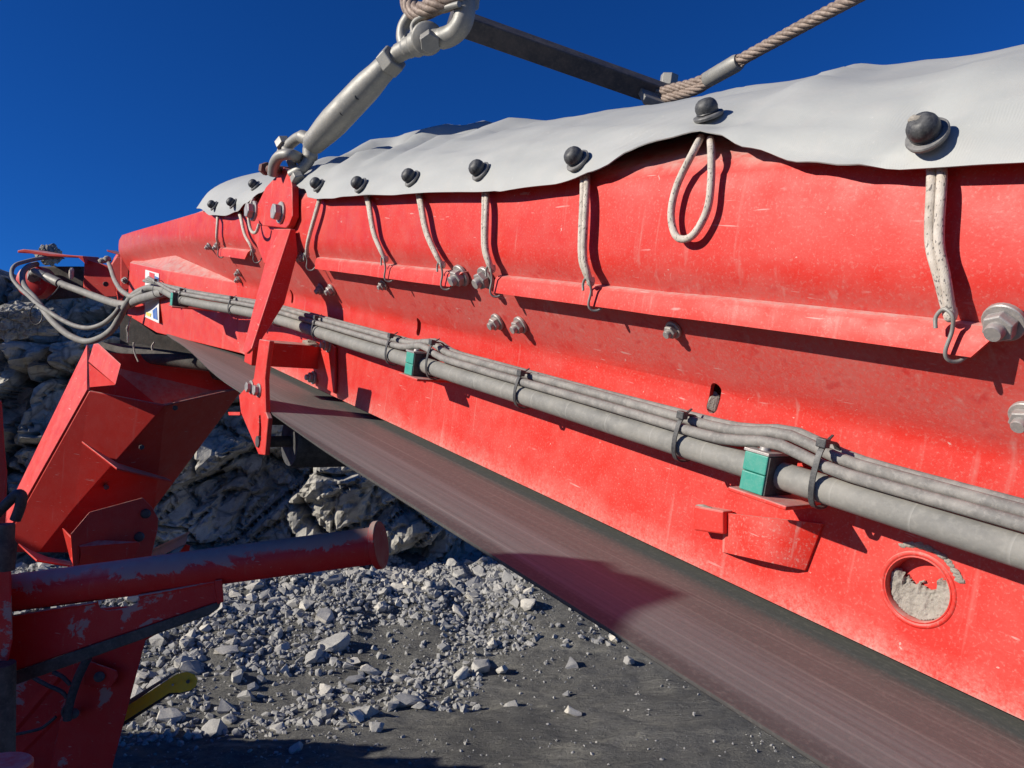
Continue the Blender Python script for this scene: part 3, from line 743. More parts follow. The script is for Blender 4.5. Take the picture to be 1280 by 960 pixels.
def bungee(stud, cords, label, axis=None, hook=True, loop=False, k=1.0, bend=0):
    p, nn_ = on_cloth(*stud); ax = ((axis or Vector((.06, .87, .48))).normalized() * .5 + nn_ * .5).normalized(); p = p + ax * .0042; k *= .90
    t = thing('elastic_cord', p, label, 'elastic cord', GB)
    part('washer', MB().lathe(p - ax * .002, ax, [(-.001, .0174 * k), (.0018, .0182 * k), (.0030, .0174 * k), (.0034, .015 * k)], 32), 'washer', t, 40)
    bl = part('knob', MB().lathe(p, ax, [(.001, .0122 * k), (.003, .0134 * k), (.0038, .0128 * k), (.0075, .0137 * k), (.0115, .0128 * k), (.0148, .0106 * k), (.0170, .0072 * k), (.0176, .0035), (.0172, .001)], 30), 'ball', t, 45)
    kn = MB(); sd_ = ax.cross(X).normalized()
    kn.add(*(lump(p + ax * .0150 + X * .0035 + Z * .002, .0042, 3, (1.3, .7, .8), 2) if stud[0] > 1000 else lump(p + ax * .0142, .0034, stud[0], (1.3, .6, 1), 1)))
    part('cord_end', kn, 'mud' if stud[0] > 1000 else 'black', bl, 60)
    r = .0040
    if loop:
        pts = smooth_path([onA(x, y, a) for x, y, a in cords], 8); cm = MB().tube(pts, r, 10)
        part('cord', cm, 'cord', t, 60); return t
    cm = MB(); path = [onA(x, y, a) for x, y, a in cords]; e = path[-1]
    for sg in (-1, 1):
        pts = [q + Vector((sg * r * 1.02 * (1 - .55 * (i / (len(path) - 1)) ** 3), -.0015 * sg * (i / (len(path) - 1)), 0)) for i, q in enumerate(path)]
        pts = smooth_path(pts, 8); cm.tube(pts, r, 10)
    cm.lathe(e + Vector((0, 0, .003)), Vector((-.2, 0, -1)), [(-.002, r * 1.2), (.003, r * 1.35), (.007, r * 1.1), (.009, r * .5)], 10)
    part('cord', cm, 'cord', t, 60)
    if hook:
        s = e.x; h = [e + Vector((.0065, .004, -.012)), e + Vector((.0078, .0045, -.004)), e + Vector((.0045, .0055, .002)), e + Vector((0, .006, .003)), e + Vector((-.0050, .005, -.002)), Vector((s - .0045, -.6235, min(.018, e.z - .012))), Vector((s - .002, -.6245, .002)), Vector((s - .004, -.629, -.0045)), Vector((s - .009, -.6355, -.004)), Vector((s - .0125, -.641, .004)), Vector((s - .0135, -.6425, .010))]
        part('hook', MB().tube(smooth_path(h, 6), .0017, 8), 'galv', t, 60)
    return t
A_ = -.613
bungee((1161, 170), [(1170, 203, -.626), (1171, 225, A_), (1168, 300, A_), (1177, 345, A_), (1187, 393, -.624)], 'nearest elastic cord with a shiny black knob, beside the big bolt at the right')
bungee((886, 150), [(876, 172, -.640), (868, 187, -.615), (847, 230, -.6135), (839, 265, -.6135), (843, 291, -.6135), (853, 299, -.6135), (868, 292, -.6135), (884, 262, -.6135), (889, 225, -.6135), (889, 190, -.615), (888, 174, -.640)], 'unhooked elastic cord hanging as an open loop under the raised tarpaulin edge', axis=Vector((.06, .42, .85)), loop=True, bend=.010)
for st, cd_, lb in (
    ((724, 203), [(731, 213, -.628), (731, 240, A_), (728, 315, A_), (733, 340, -.617), (738, 352, -.624)], 'straight elastic cord just left of the hanging loop, right of the tarpaulin seam'),
    ((603, 217), [(607, 234, -.626), (607, 250, A_), (606, 305, A_), (611, 328, -.617), (615, 336, -.624)], 'elastic cord just left of the tarpaulin seam, hooked beside a washered bolt'),
    ((517, 226), [(523, 239, -.626), (526, 255, A_), (533, 290, A_), (546, 320, -.617), (553, 331, -.624)], 'slanting elastic cord hooked at the right tip of the short flange strip'),
    ((452, 232), [(458, 244, -.626), (461, 256, A_), (467, 290, A_), (476, 313, -.617), (482, 324, -.624)], 'slanting elastic cord hooked at the middle of the short flange strip'),
    ((400, 234), [(400, 246, -.626), (398, 255, A_), (388, 290, A_), (384, 308, -.617), (384, 319, -.624)], 'elastic cord just right of the red strut, leaning left at the bottom'),
    ((293, 256), [(298, 263, -.626), (301, 272, A_), (306, 293, A_), (313, 306, -.617), (317, 314, -.624)], 'elastic cord of the short tarpaulin piece, nearest to the strut'),
    ((269, 259), [(272, 266, -.626), (272, 275, A_), (271, 294, A_), (271.5, 300, -.617), (273, 305, -.624)], 'farthest elastic cord, under the left corner of the short tarpaulin piece')):
    bungee(st, cd_, lb)
bungee((320, 233), [(319, 246, -.618), (314, 254, -.598), (311, 272, -.595), (313, 286, -.594), (317, 291, -.594), (321, 289, -.594), (324, 280, -.596)], 'loose cord drooping beside the two bolts of the red lug plate', loop=True)

# ================================================================== HOSES ALONG THE SIDE
GH = 'hoses clipped along the conveyor side'
def hwob(s, k): return .0016 * noise.noise(Vector((s * 3.1, k, 0)))
HA, HB = -.655, -.138
def main_pts(s0, s1, a, b, k, arch=0, n=60):
    out = []
    for i in range(n + 1):
        s = s0 + (s1 - s0) * i / n
        ar = 0
        for c in (sC1, sC2): ar += g(s, c - .008, .044)
        aa = a + hwob(s, k); bb = b + hwob(s, k + 5) + arch * ar
        if s > 1.95:
            f = min(1, (s - 1.95) / .65); f = f * f * (3 - 2 * f); aa += f * .095; bb += -.012 * f
        out.append(Vector((s, aa, bb)))
    return out
sE = sC3 + .0
def far(pts): return [onZ(x, y, z) for x, y, z in pts]
main = main_pts(-1.2, sE, HA, HB, 1)
loop_far = far([(197, 360, 2.80), (180, 362, 2.9), (166, 370, 3.0), (156, 384, 3.05), (149, 398, 3.1), (140, 412, 3.15), (126, 422, 3.2), (108, 427, 3.25), (88, 420, 3.3), (72, 408, 3.35), (60, 395, 3.4), (52, 384, 3.5), (42, 371, 3.6), (32, 360, 3.7), (28, 350, 3.8), (29, 340, 3.85), (36, 333, 3.9), (46, 330, 4.0)])
h1 = solo('hydraulic_hose', MB().tube(main + smooth_path([main[-1]] + loop_far, 6)[4:], .0136, 16), 'hose', main[30], 'thick grey hose running the whole conveyor side, then looping low at the far end', 'hose', GH, 60)
h2p = far([(205, 366, 2.72), (190, 370, 2.8), (172, 375, 2.95), (158, 381, 3.2), (140, 378, 3.5), (117, 370, 3.7), (96, 362, 3.8), (82, 357, 3.85), (66, 350, 3.9)])
h2 = solo('hydraulic_hose', MB().tube(smooth_path(h2p, 8), .0175, 16), 'hose', h2p[4], 'thickest grey hose, short and nearly straight, joined to the drive motor by a fitting', 'hose', None, 60)
ftp = thing('hose_fitting', onZ(52, 344, 3.92), 'bright steel elbow fitting between the drive motor and the thickest hose', 'fitting')
part('elbow', MB().tube(smooth_path(far([(40, 349, 4.0), (41, 342, 3.93), (46, 340, 3.91), (56, 345, 3.9)]), 6), .019, 14), 'galv', ftp, 50)
part('ferrule', MB().tube(far([(58, 346, 3.9), (74, 353.5, 3.875)]), .023, 14), 'galv', ftp, 40)
part('nut', MB().tube(far([(41, 347, 3.97), (43, 341, 3.93)]), .029, 6), 'galv', ftp, 30)
h3p = far([(150, 384, 3.05), (142, 394, 3.1), (128, 405, 3.2), (111, 410, 3.25), (93, 407, 3.3), (76, 399, 3.35), (60, 389, 3.4), (48, 381, 3.5), (36, 370, 3.6), (24, 359, 3.7), (16, 348, 3.75), (15, 338, 3.8), (20, 331, 3.85), (32, 327, 3.9), (50, 323, 3.95), (76, 321, 4.0)])
h3 = solo('hydraulic_hose', MB().tube(smooth_path(h3p, 8), .0098, 12), 'hose', h3p[4], 'thin grey hose making the widest loop round the left end', 'hose', None, 60)
h4p = far([(136, 329, 3.75), (139, 337, 3.6), (143, 349, 3.4), (150, 361, 3.2), (157, 367, 3.05), (166, 371, 2.98), (180, 364, 2.88)])
h4 = solo('hydraulic_hose', MB().tube(smooth_path(h4p, 8), .0098, 12), 'hose', h4p[3], 'short thin hose rising at the left beside the bolted red end flange', 'hose', None, 60)
h5p = far([(33, 372, 3.7), (38, 358, 3.75), (42, 360, 3.8)])
# thin hoses riding on the thick one
for k, (a, b, r, lb) in enumerate(((-.6475, -.1180, .0058, 'outermost printed thin hose strapped on top of the thick hose'), (-.661, -.1095, .0058, 'middle thin hose strapped on top of the thick hose'), (-.6735, -.1075, .0055, 'innermost thin hose strapped on the thick hose, next to the red side'))):
    p = main_pts(-1.2, sE + .10, a, b, 20 + 4 * k, .0115, 160)
    p += [q + Vector((0, 0, .0)) for q in far([(186 - 3 * k, 347 + k * 2, 2.78 + .03 * k)])]
    solo('thin_hose', MB().tube(p, r, 10), 'cable', p[40], lb, 'thin hose', 'thin hoses on top of the thick hose', 60)

GT = 'cable ties round the hose bundle'
def tie(px, py, label, at=HA + .006, lean=0, arch=0.0, kk=1.0):
    s = onA(px, py, at).x; f = 0
    if s > 1.95:
        f = min(1, (s - 1.95) / .65); f = f * f * (3 - 2 * f)
    c = Vector((s, HA - .001 + f * .095, HB + .008 - .012 * f + arch * .4)); n = 28; vs = []
    wid, thk = .0056, .0014; rh, rv = .0168 + .004, .0242 + arch * .5
    prof = []
    for k in range(n):
        an = 2 * math.pi * k / n; ca, sa = math.cos(an), math.sin(an)
        e = 2 / 2.6; prof.append((math.copysign(abs(ca) ** e, ca) * rh * (.82 if sa > .2 else .86), math.copysign(abs(sa) ** e, sa) * rv))
    for k, (a, b) in enumerate(prof):
        for (da, ds) in ((0, -wid / 2), (thk, -wid / 2), (thk, wid / 2), (0, wid / 2)):
            q = 1 + da / .02; vs.append(c + Vector((ds + lean * b, a * q, b * q)))
    fs = []
    for k in range(n):
        j = (k + 1) % n
        for i in range(4): fs.append((k * 4 + i, k * 4 + (i + 1) % 4, j * 4 + (i + 1) % 4, j * 4 + i))
    t = thing('cable_tie', c, label, 'cable tie', GT)
    part('band', MB().add(vs, [f_[::-1] for f_ in fs]), 'tie', t, 40)
    hd = MB().fbox(c + Vector((-.005, .008, rv - .004)), c + Vector((.005, .0165, rv + .0045)))
    part('head', hd, 'tie', t, bevel=.001)
    part('tail', MB().plate([c + Vector((-.0015, .008, rv)), c + Vector((.0015, .008, rv)), c + Vector((.001, -.002, rv + .007)), c + Vector((-.001, -.002, rv + .007))], (0, .001, .001)), 'tie', t)
    return t
for px, py, lb, ar in ((1025, 597, 'broad black cable tie just right of the front green clamp', .012), (853, 543, 'black cable tie just left of the front green clamp', .002), (652, 487, 'black cable tie midway between the front and middle green clamps', .0), (541, 448, 'black cable tie just right of the middle green clamp', .012),
                       (490, 432, 'black cable tie just left of the middle green clamp', .004), (396, 410, 'black cable tie next right of the red strut bracket', 0), (345, 392, 'black cable tie half in the strut shadow', 0), (304, 382, 'black cable tie just left of the red strut', 0), (266, 374, 'black cable tie second to the left of the strut', 0), (232, 366, 'black cable tie just right of the far green clamp', .008)):
    tie(px, py, lb, arch=ar)
tw = far([(44, 380, 3.5), (39, 386, 3.5), (37, 396, 3.5), (42, 405, 3.5), (49, 404, 3.5), (53, 396, 3.5), (50, 386, 3.5), (46, 380, 3.5)])
solo('wire', MB().tube(smooth_path(tw, 6), .0028, 6), 'black', tw[0], 'thin dark wire curled into a ring below the looping hoses', 'wire', None, 60)
tw = far([(75, 357, 3.83), (68, 366, 3.8), (57, 375, 3.75)])
solo('cable_tie', MB().tube(smooth_path(tw, 6), .0035, 6), 'tie', tw[0], 'long black tie tail hanging from the thickest hose by the motor', 'cable tie', None, 60)

# ================================================================== TURNBUCKLE, ROPES, SPREADER
zl = ZL / fr(352, 200).y
tu = thing('turnbuckle', onZ(352, 200, zl), 'dusty galvanised turnbuckle bolted to the red lug plate', 'turnbuckle')
zu = 1.52
def tz(x): return zl + (zu - zl) * (x - 352) / (540 - 352)
def tp(x, y, dz=0): return onZ(x, y, tz(x) + dz)
b0, b1 = tp(391, 180), tp(484, 82); ax = (b1 - b0); ln = ax.length; ax.normalize()
part('body', MB().lathe(b0, ax, [(-.008, .0), (-.008, .021), (0, .0255), (.02, .027), (.05, .0305), (.30 * ln, .0325), (.7 * ln, .031), (ln - .06, .030), (ln - .03, .0265), (ln - .01, .0255), (ln, .0225)], 26), 'galv', tu, 45)
for q in (.42, .62): part('sight_hole', MB().lathe(b0 + ax * (ln * q) - fr(430, 140).normalized() * .0305, -fr(430, 140).normalized(), [(0, .006), (.004, .006)], 14), 'black', tu, 40)
part('lock_nut', MB().lathe(b1, ax, [(-.002, .028), (.0, .031), (.024, .031), (.027, .028)], 6, .3), 'galv', tu, bevel=.002)
part('threaded_rod', MB().lathe(b1, ax, [(.02, .016), (.075, .0165)], 18), 'galv', tu, 40)
arm_ = MB().tube(smooth_path([tp(396, 174), tp(386, 174, -.01), tp(376, 171, -.01), tp(366, 177), tp(352, 191, .01)], 8), [.020] * 8 + [.015] * 8 + [.0125] * 17, 14)
arm_.tube(smooth_path([tp(394, 176), tp(388, 186), tp(387, 199, .0), tp(378, 210, -.01), tp(364, 219, -.02)], 8), [.020] * 8 + [.017] * 8 + [.0125] * 17, 14)
part('lower_jaw', arm_, 'galv', tu, 70)
jb = thing('jaw_bolt', tp(355, 180), 'galvanised bolt with a hexagon head standing up from the lower jaw', 'bolt')
p0, p1 = tp(356, 184), tp(374, 226, -.02); ja = (p1 - p0); jl = ja.length; ja.normalize()
part('head', MB().lathe(p0, -ja, [(0, .018), (.001, .019), (.020, .019), (.022, .017)], 6, .2), 'galv', jb, bevel=.001)
part('shank', MB().lathe(p0, ja, [(0, .010), (jl, .010)], 16), 'galv', jb, 40)
part('nut', MB().lathe(p1, -ja, [(-.002, .016), (.0, .018), (.014, .018), (.016, .016)], 6), 'galv', jb, bevel=.001)
sh = thing('shackle', onA(347, 205, ZL), 'galvanised bow shackle through the red lug under the turnbuckle', 'shackle')
part('bow', MB().tube(smooth_path([onA(341, 218, ZL + .02), onA(343, 205, ZL + .024), onA(350, 195, ZL + .022), onA(362, 193, ZL + .01), onA(372, 196, ZL - .012), onA(377, 201, ZL - .03)], 8), .0125, 14), 'galv', sh, 60)
part('pin', MB().tube([onA(330, 211, ZL + .02), onA(346, 212, ZL + .015), onA(366, 214, ZL - .05)], .0095, 12), 'rust', sh, 40)
part('pin_head', MB().lathe(onA(333, 211, ZL + .02), onA(346, 212, ZL + .015) - onA(330, 211, ZL + .02), [(-.016, .015), (.0, .016), (.004, .016)], 6), 'rust', sh, bevel=.001)
# upper clevis
uc = MB().tube(smooth_path([tp(497, 68), tp(505, 60), tp(503, 46), tp(505, 33), tp(513, 20), tp(522, 12)], 8), [.018] * 8 + [.013] * 33, 14)
uc.tube(smooth_path([tp(499, 66), tp(510, 60), tp(519, 56), tp(528, 52), tp(537, 49)], 8), [.019] * 8 + [.021] * 8 + [.025] * 17, 14)
cv = -fr(537, 48).normalized()
uc.lathe(tp(534, 48, -.01), cv, [(-.016, .029), (-.013, .032), (.006, .032), (.010, .028)], 28)
uc.tube(smooth_path([tp(519, 52), tp(518, 42), tp(524, 36), tp(535, 33), tp(544, 37)], 6), .010, 12)
part('upper_jaw', uc, 'galv', tu, 60)
part('jaw_bolt_head', MB().lathe(tp(537, 50, -.015), (cv + Vector((-.2, 0, -.45))).normalized(), [(.0, .021), (.001, .0205), (.022, .0205), (.024, .019)], 6, .25), 'galv', tu, bevel=.001)
us = thing('shackle', tp(562, 40), 'galvanised shackle at the top of the turnbuckle, joining it to the wire rope eye', 'shackle')
part('bow', MB().tube(smooth_path([tp(538, 46), tp(552, 48, .01), tp(567, 42, .02), tp(577, 30, .02), tp(581, 14, .02), tp(581, -6, .02)], 8), [.019] * 8 + [.0205] * 33, 14), 'galv', us, 60)
part('bow_nut', MB().lathe(tp(583, 4, .03), X, [(-.02, .02), (.02, .02)], 6), 'galv', us, bevel=.001)
def strands(path, R_, r, turns, n=6, sub=6):
    path = [Vector(p) for p in path]; lens = [0]
    for p, q in zip(path, path[1:]): lens.append(lens[-1] + (q - p).length)
    m = len(path); t0 = (path[1] - path[0]).normalized(); u = t0.orthogonal().normalized(); fr_ = []
    for i in range(m):
        t = (path[min(i + 1, m - 1)] - path[max(i - 1, 0)]).normalized(); u = (u - t * u.dot(t)).normalized(); fr_.append((u.copy(), t.cross(u)))
    mb = MB()
    for k in range(n):
        pts = []
        for i in range(m):
            an = 2 * math.pi * (k / n + lens[i] * turns); pts.append(path[i] + fr_[i][0] * (math.cos(an) * R_) + fr_[i][1] * (math.sin(an) * R_))
        mb.tube(pts, r, 7)
    return mb
wr_ = thing('wire_rope', tp(520, 20), 'brown steel wire rope wrapped round the eye above the turnbuckle', 'wire rope')
rp_ = smooth_path([tp(500, -70), tp(508, -25), tp(513, 8), tp(524, 15, -.01), tp(545, 6, -.02), tp(568, -4, -.01), tp(600, -40), tp(640, -90)], 24)
part('strands', strands(rp_, .0115, .0078, 7), 'rope', wr_, 60)
rp2 = smooth_path([tp(514, 25), tp(517, 17, -.005), tp(528, 9, -.01), tp(546, 3, -.015), tp(566, -3, -.01)], 24)
part('thimble', MB().tube(smooth_path([tp(517, 42, -.02), tp(516, 33, -.02), tp(521, 25, -.02), tp(533, 18, -.02), tp(552, 11, -.02), tp(574, 5, -.02)], 8), .0058, 10), 'galv', wr_, 60)
# rope over the far side of the conveyor
def rz(x): return 1.78 + (1.36 - 1.78) * (x - 840) / (1065 - 840)
def rr_(x, y, dz=0): return onZ(x, y, rz(x) + dz)
w2 = thing('wire_rope', rr_(840, 112), 'twisted steel wire rope slanting up to the right behind the tarpaulin', 'wire rope')
path = smooth_path([rr_(806, 122), rr_(838, 112), rr_(872, 103), rr_(900, 87), rr_(932, 71.5), rr_(1000, 34), rr_(1064, -.5), rr_(1180, -66), rr_(1400, -190)], 40)
part('strands', strands(path, .0076, .0054, 9), 'rope', w2, 60)
path = smooth_path([rr_(808, 128), rr_(838, 122), rr_(872, 111), rr_(900, 92)], 20)
part('strands', strands(path, .0072, .0050, 9), 'rope', w2, 60)
f0, f1 = rr_(884, 100), rr_(924, 77); fa = (f1 - f0)
part('ferrule', MB().lathe(f0, fa, [(-.004, .014), (0, .0175), (fa.length * .9, .0185), (fa.length, .0165)], 22), 'galv', w2, 45)
st_ = MB()
for k in range(26):
    an = random.random() * 6.283; q = random.uniform(.004, .013); u = fa.normalized().orthogonal(); w_ = fa.normalized().cross(u).normalized(); u.normalize()
    p = f1 + u * (math.cos(an) * q) + w_ * (math.sin(an) * q); st_.tube([p, p + fa.normalized() * random.uniform(.006, .014)], .0013, 5)
part('cut_wires', st_, 'rope', w2)
sb = thing('spreader_bar', onZ(700, 75, 1.72), 'dark square steel bar crossing above the tarpaulin between the two wire ropes', 'steel bar')
q0, q1 = onZ(562, 24, 1.66), onZ(838, 122, 1.84); da = (q1 - q0).normalized(); vv = fr(700, 75).normalized(); uu = da.cross(vv).normalized(); uu = uu if uu.z > 0 else -uu; ww = da.cross(uu).normalized()
c2, s2 = math.cos(R(18)), math.sin(R(18)); u3 = uu * c2 + ww * s2; w3 = ww * c2 - uu * s2
part('bar', MB().box((q0 + q1) / 2, da, u3, w3, (q1 - q0).length, .046, .040), 'darksteel', sb, bevel=.003)
part('end_plate', MB().box(onZ(815, 122, 1.80), da, u3, w3, .06, .016, .06), 'galv', sb, bevel=.002)
eb = thing('bolt', onZ(835, 104, 1.86), 'galvanised hexagon bolt head standing up at the end of the dark bar', 'bolt')
part('head', MB().lathe(onZ(835, 108, 1.86), Z, [(.0, .020), (.001, .022), (.026, .022), (.028, .020)], 6, .5), 'galv', eb, bevel=.001)
part('shank', MB().lathe(onZ(835, 118, 1.86), Z, [(-.04, .012), (.03, .012)], 14), 'galv', eb, 40)

# ================================================================== CRUSHER FRAME (lower left)
cz = 1.9
def cp(x, y, dz=0): return onZ(x, y, cz + dz)
cf = thing('crusher_frame', cp(0, 900), 'shaded scuffed red crusher frame with a flanged round tube at the lower left', 'machine frame')
t0_, t1_ = cp(-60, 751), cp(474, 681); ta = (t1_ - t0_)
part('tube_arm', MB().lathe(t0_, ta, [(0, .0455), (ta.length - .004, .0455)], 32), 'redworn', cf, 40, label='round scuffed tube')
fa_ = (ta.normalized() + Vector((.0, -.10, .0))).normalized()
part('tube_flange', MB().lathe(t1_, (ta.normalized() * .94 - fr(474, 681).normalized() * .12), [(-.010, .057), (-.008, .059), (.004, .059), (.006, .057)], 36), 'redworn', cf, 35, label='round end flange of the tube')
gp = [(8, 772), (122, 753), (126, 760), (134, 763), (160, 759), (172, 753), (174, 745), (268, 728), (277, 732), (277, 751), (22, 838), (8, 843)]
part('gusset_beam', MB().plate([cp(x, y, -.03) for x, y in gp], fr(150, 780).normalized() * .06), 'redworn', cf, bevel=.003, label='scuffed beam under the tube with a slot at its top edge')
part('beam_lip', MB().plate([cp(x, y, -.036) for x, y in [(8, 843), (22, 838), (277, 751), (274, 760), (262, 769), (20, 856), (8, 860)]], fr(150, 800).normalized() * .07), 'dirtybeam', cf, bevel=.003)
part('weld_bead', MB().tube([cp(x, y, -.031) for x, y in ((14, 771), (60, 763), (122, 753))] , .004, 8), 'redworn', cf, 50)
part('weld_bead', MB().tube([cp(x, y, -.031) for x, y in ((174, 745), (220, 737), (268, 728))] , .004, 8), 'redworn', cf, 50)
part('end_rib', MB().plate([cp(x, y, -.045) for x, y in ((268, 726), (278, 724), (280, 752), (272, 755))], fr(150, 780).normalized() * .09), 'redworn', cf, bevel=.002)
part('post', MB().plate([cp(x, y, -.12) for x, y in ((-90, 690), (2, 690), (14, 712), (16, 800), (8, 840), (4, 1100), (-90, 1100))], fr(0, 800).normalized() * .16), 'redworn', cf, bevel=.006, label='scuffed upright at the left edge')
part('post_sleeve', MB().tube([cp(-2, 830, -.14), cp(-4, 1100, -.14)], .035, 20), 'dirtybeam', cf, 40)
part('upper_post', MB().plate([cp(x, y, .35) for x, y in ((-120, 480), (2, 500), (6, 560), (9, 590), (8, 640), (2, 700), (-120, 700))], fr(0, 600).normalized() * .12), 'redclean', cf, bevel=.006)
part('round_cap', MB().lathe(onZ(-6, 962, 1.45), (ROT.transposed() @ Vector((0, 0, 1))), [(-.10, .050), (0, .062), (.006, .062), (.010, .058)], 30), 'red', cf, 40, label='round red cap at the bottom left corner')
# unseen crusher bulk, added and sized off to the left to shade the lower left
def wbox(x0, x1, y0, y1, z0, z1):
    mb = MB(); ps = [tof((x, y, z)) for z in (z0, z1) for y in (y0, y1) for x in (x0, x1)]
    return mb.add(ps, [(0, 2, 3, 1), (4, 5, 7, 6), (0, 1, 5, 4), (2, 6, 7, 3), (0, 4, 6, 2), (1, 3, 7, 5)])
part('shade_bulk_high', wbox(-7.0, -4.5, .2, 1.3, .8, H + 1.90), 'redworn', cf, bevel=.02)
part('shade_bulk_mid', wbox(-7.0, -4.5, 1.31, 2.6, .7, H + .92), 'redworn', cf, bevel=.02)
part('shade_bulk_low', wbox(-7.0, -4.5, 2.61, 4.35, .0, H - .12), 'redworn', cf, bevel=.02)
part('shade_bulk_jagged', MB().plate([tof((-4.5, y, z)) for y, z in ((4.36, .1), (4.36, H - .3), (4.6, H - .3), (4.75, H - .62), (4.95, H - .52), (5.05, H - .85), (5.2, H - .80), (5.42, H - 1.15), (5.5, H - 1.1), (5.6, H - 1.5), (5.6, .1))], tof((-7, 0, 0)) - tof((-4.5, 0, 0))), 'redworn', cf)  # added block, outline stepped to give its floor shadow a ragged edge
def to_sun(px, py, xw=-.95):
    p = wrld(onB(px, py, -.297)); k = (xw - p.x) / sd.x; return tof(p + sd * k)
bs = [(560, 668), (622, 696), (700, 697), (762, 703), (776, 716), (806, 722), (858, 743), (800, 766), (766, 796), (730, 815), (560, 740)]
part('belt_shade_plate', MB().plate([to_sun(x, y) for x, y in bs], tof((-.98, 0, H)) - tof((-.95, 0, H))), 'redworn', cf)  # unseen plate added, cut to the belt shadow's outline along the sun
bk = to_sun(600, 730); bd = RI @ Vector((-.90, -.30, .20))
part('shade_plate_post', MB().tube([bk, bk + bd * 2.0, RI @ Vector((-2.9, -.05, -1.6))], .03, 14), 'redworn', cf, 40)  # added post carrying the unseen shade plate
hk = thing('rubber_hose_end', cp(5, 680, -.2), 'dusty dark rubber hose end bent over at the left edge', 'hose')
part('hose', MB().tube(smooth_path([cp(-14, 652, -.25), cp(4, 634, -.25), cp(20, 619, -.25), cp(27, 620, -.25), cp(25, 634, -.25), cp(19, 650, -.25)], 6), .011, 14), 'black', hk, 60)
part('sleeve', MB().tube(smooth_path([cp(8, 655, -.3), cp(7, 680, -.3), cp(4, 712, -.3)], 6), [.016] * 6 + [.021] * 7, 16), 'dirtybeam', hk, 60)

# ================================================================== SUPPORT LEG under the conveyor
lg = thing('support_leg', onZ(60, 960, 3.0), 'broad folded red support leg with gussets leaning under the far end of the conveyor', 'support leg')
def ext(p, q, k): return p + (q - p) * k
v0a, v1a, v2a, v3a = onZ(112, 432, 3.16), onZ(112, 488, 2.98), onZ(206, 506, 2.995), onZ(304, 484, 3.36)
v0b, v1b, v2b, v3b = onZ(14, 634, 3.20), onZ(30, 634, 3.02), onZ(94, 634, 3.03), onZ(193, 634, 3.40)
v0c, v1c, v2c, v3c = onZ(-8, 690, 3.21), onZ(0, 690, 3.03), onZ(50, 690, 3.04), onZ(168, 690, 3.42)
up1 = onZ(146, 430, 3.0)
lm = MB().add([v0a, v1a, v2a, v3a, v0b, v1b, v2b, v3b, v0c, v1c, v2c, v3c], [(1, 2, 6, 5), (2, 3, 7, 6), (5, 6, 10, 9), (6, 7, 11, 10)])
lf = part('leg_edge', MB().add([v0a, v1a, v0b, v1b, v0c, v1c], [(0, 1, 3, 2), (2, 3, 5, 4)]), 'red', lg, label='bright sunlit edge face of the leg')
so = lf.modifiers.new('thick', 'SOLIDIFY'); so.thickness = .010; so.offset = -1
lb_ = part('leg_body', lm, 'redclean', lg, label='broad folded leg plate')
so = lb_.modifiers.new('thick', 'SOLIDIFY'); so.thickness = .012; so.offset = 0
bev(lb_, .006)
part('head_panel', MB().plate([onZ(112, 495, 3.06), onZ(116, 440, 3.12), onZ(290, 448, 3.52), onZ(304, 486, 3.5), onZ(206, 514, 3.16)], fr(200, 480).normalized() * .02), 'redclean', lg)
part('top_plate', MB().plate([onZ(110.5, 452, 2.96), onZ(117, 430, 2.98), onZ(123, 429, 2.95), onZ(151, 455, 2.72), onZ(144, 481, 2.70)], fr(130, 450).normalized() * .014), 'red', lg, bevel=.003, label='bright top plate of the leg catching the sun')
part('top_web', MB().plate([onZ(111, 454, 2.96), onZ(144, 481, 2.72), onZ(112, 484, 2.97)], fr(130, 450).normalized() * .02), 'redclean', lg)
part('gusset', MB().plate([onZ(102, 551, 2.97), onZ(146, 585, 2.86), onZ(215, 601, 3.10), onZ(208, 597, 3.3), onZ(148, 579, 3.02)], (0, .0, -.008)), 'redclean', lg, bevel=.002)
part('gusset', MB().plate([onZ(23, 679, 2.97), onZ(46, 700, 2.84), onZ(96, 708, 3.05), onZ(96, 703, 3.2), onZ(50, 694, 3.02)], (0, .0, -.008)), 'redclean', lg, bevel=.002)
for px, py, z in ((219, 510, 3.0), (177, 559, 3.02), (133, 609, 3.04)):
    o = part('bolt', MB().lathe(onZ(px, py, z), -fr(px, py).normalized(), [(-.02, .011), (.010, .011), (.012, .009)], 6), 'darksteel', lg, bevel=.001)
part('bolted_plate', MB().plate([onZ(x, y, 2.92 + (x - 150) * .0022) for x, y in ((88, 668), (112, 640), (178, 622), (190, 634), (198, 648), (197, 662), (188, 700), (92, 720))], fr(150, 680).normalized() * .016), 'redclean', lg, bevel=.003, label='dark bolted plate at the knee of the leg')
for px, py in ((182, 642), (174, 671)): part('bolt', MB().lathe(onZ(px, py, 2.92 + (px - 150) * .0022), -fr(px, py).normalized(), [(-.02, .019), (.010, .019), (.016, .013)], 20), 'darksteel', lg, 40)
part('lit_plate', MB().plate([onZ(x, y, z) for x, y, z in ((90, 674, 2.84), (100, 684, 2.80), (101, 692, 2.8), (97, 716, 2.8), (160, 708, 2.86), (176, 682, 2.88), (173, 677, 2.88))], fr(140, 690).normalized() * .012), 'redclean', lg, bevel=.002)
part('edge_plate', MB().plate([onZ(80, 661, 2.84), onZ(91, 672, 2.82), onZ(100, 684, 2.80), onZ(97, 714, 2.8), onZ(90, 700, 2.95), onZ(84, 676, 2.95)], (.01, .005, 0)), 'redclean', lg, bevel=.002)
lowz = 3.05
part('lower_plate', MB().plate([onZ(x, y, lowz) for x, y in ((108, 760), (270, 752), (182, 800), (140, 960), (120, 1100), (30, 1100))], fr(120, 880).normalized() * .03), 'redworn', lg, bevel=.004, label='scuffed lower plate of the leg')
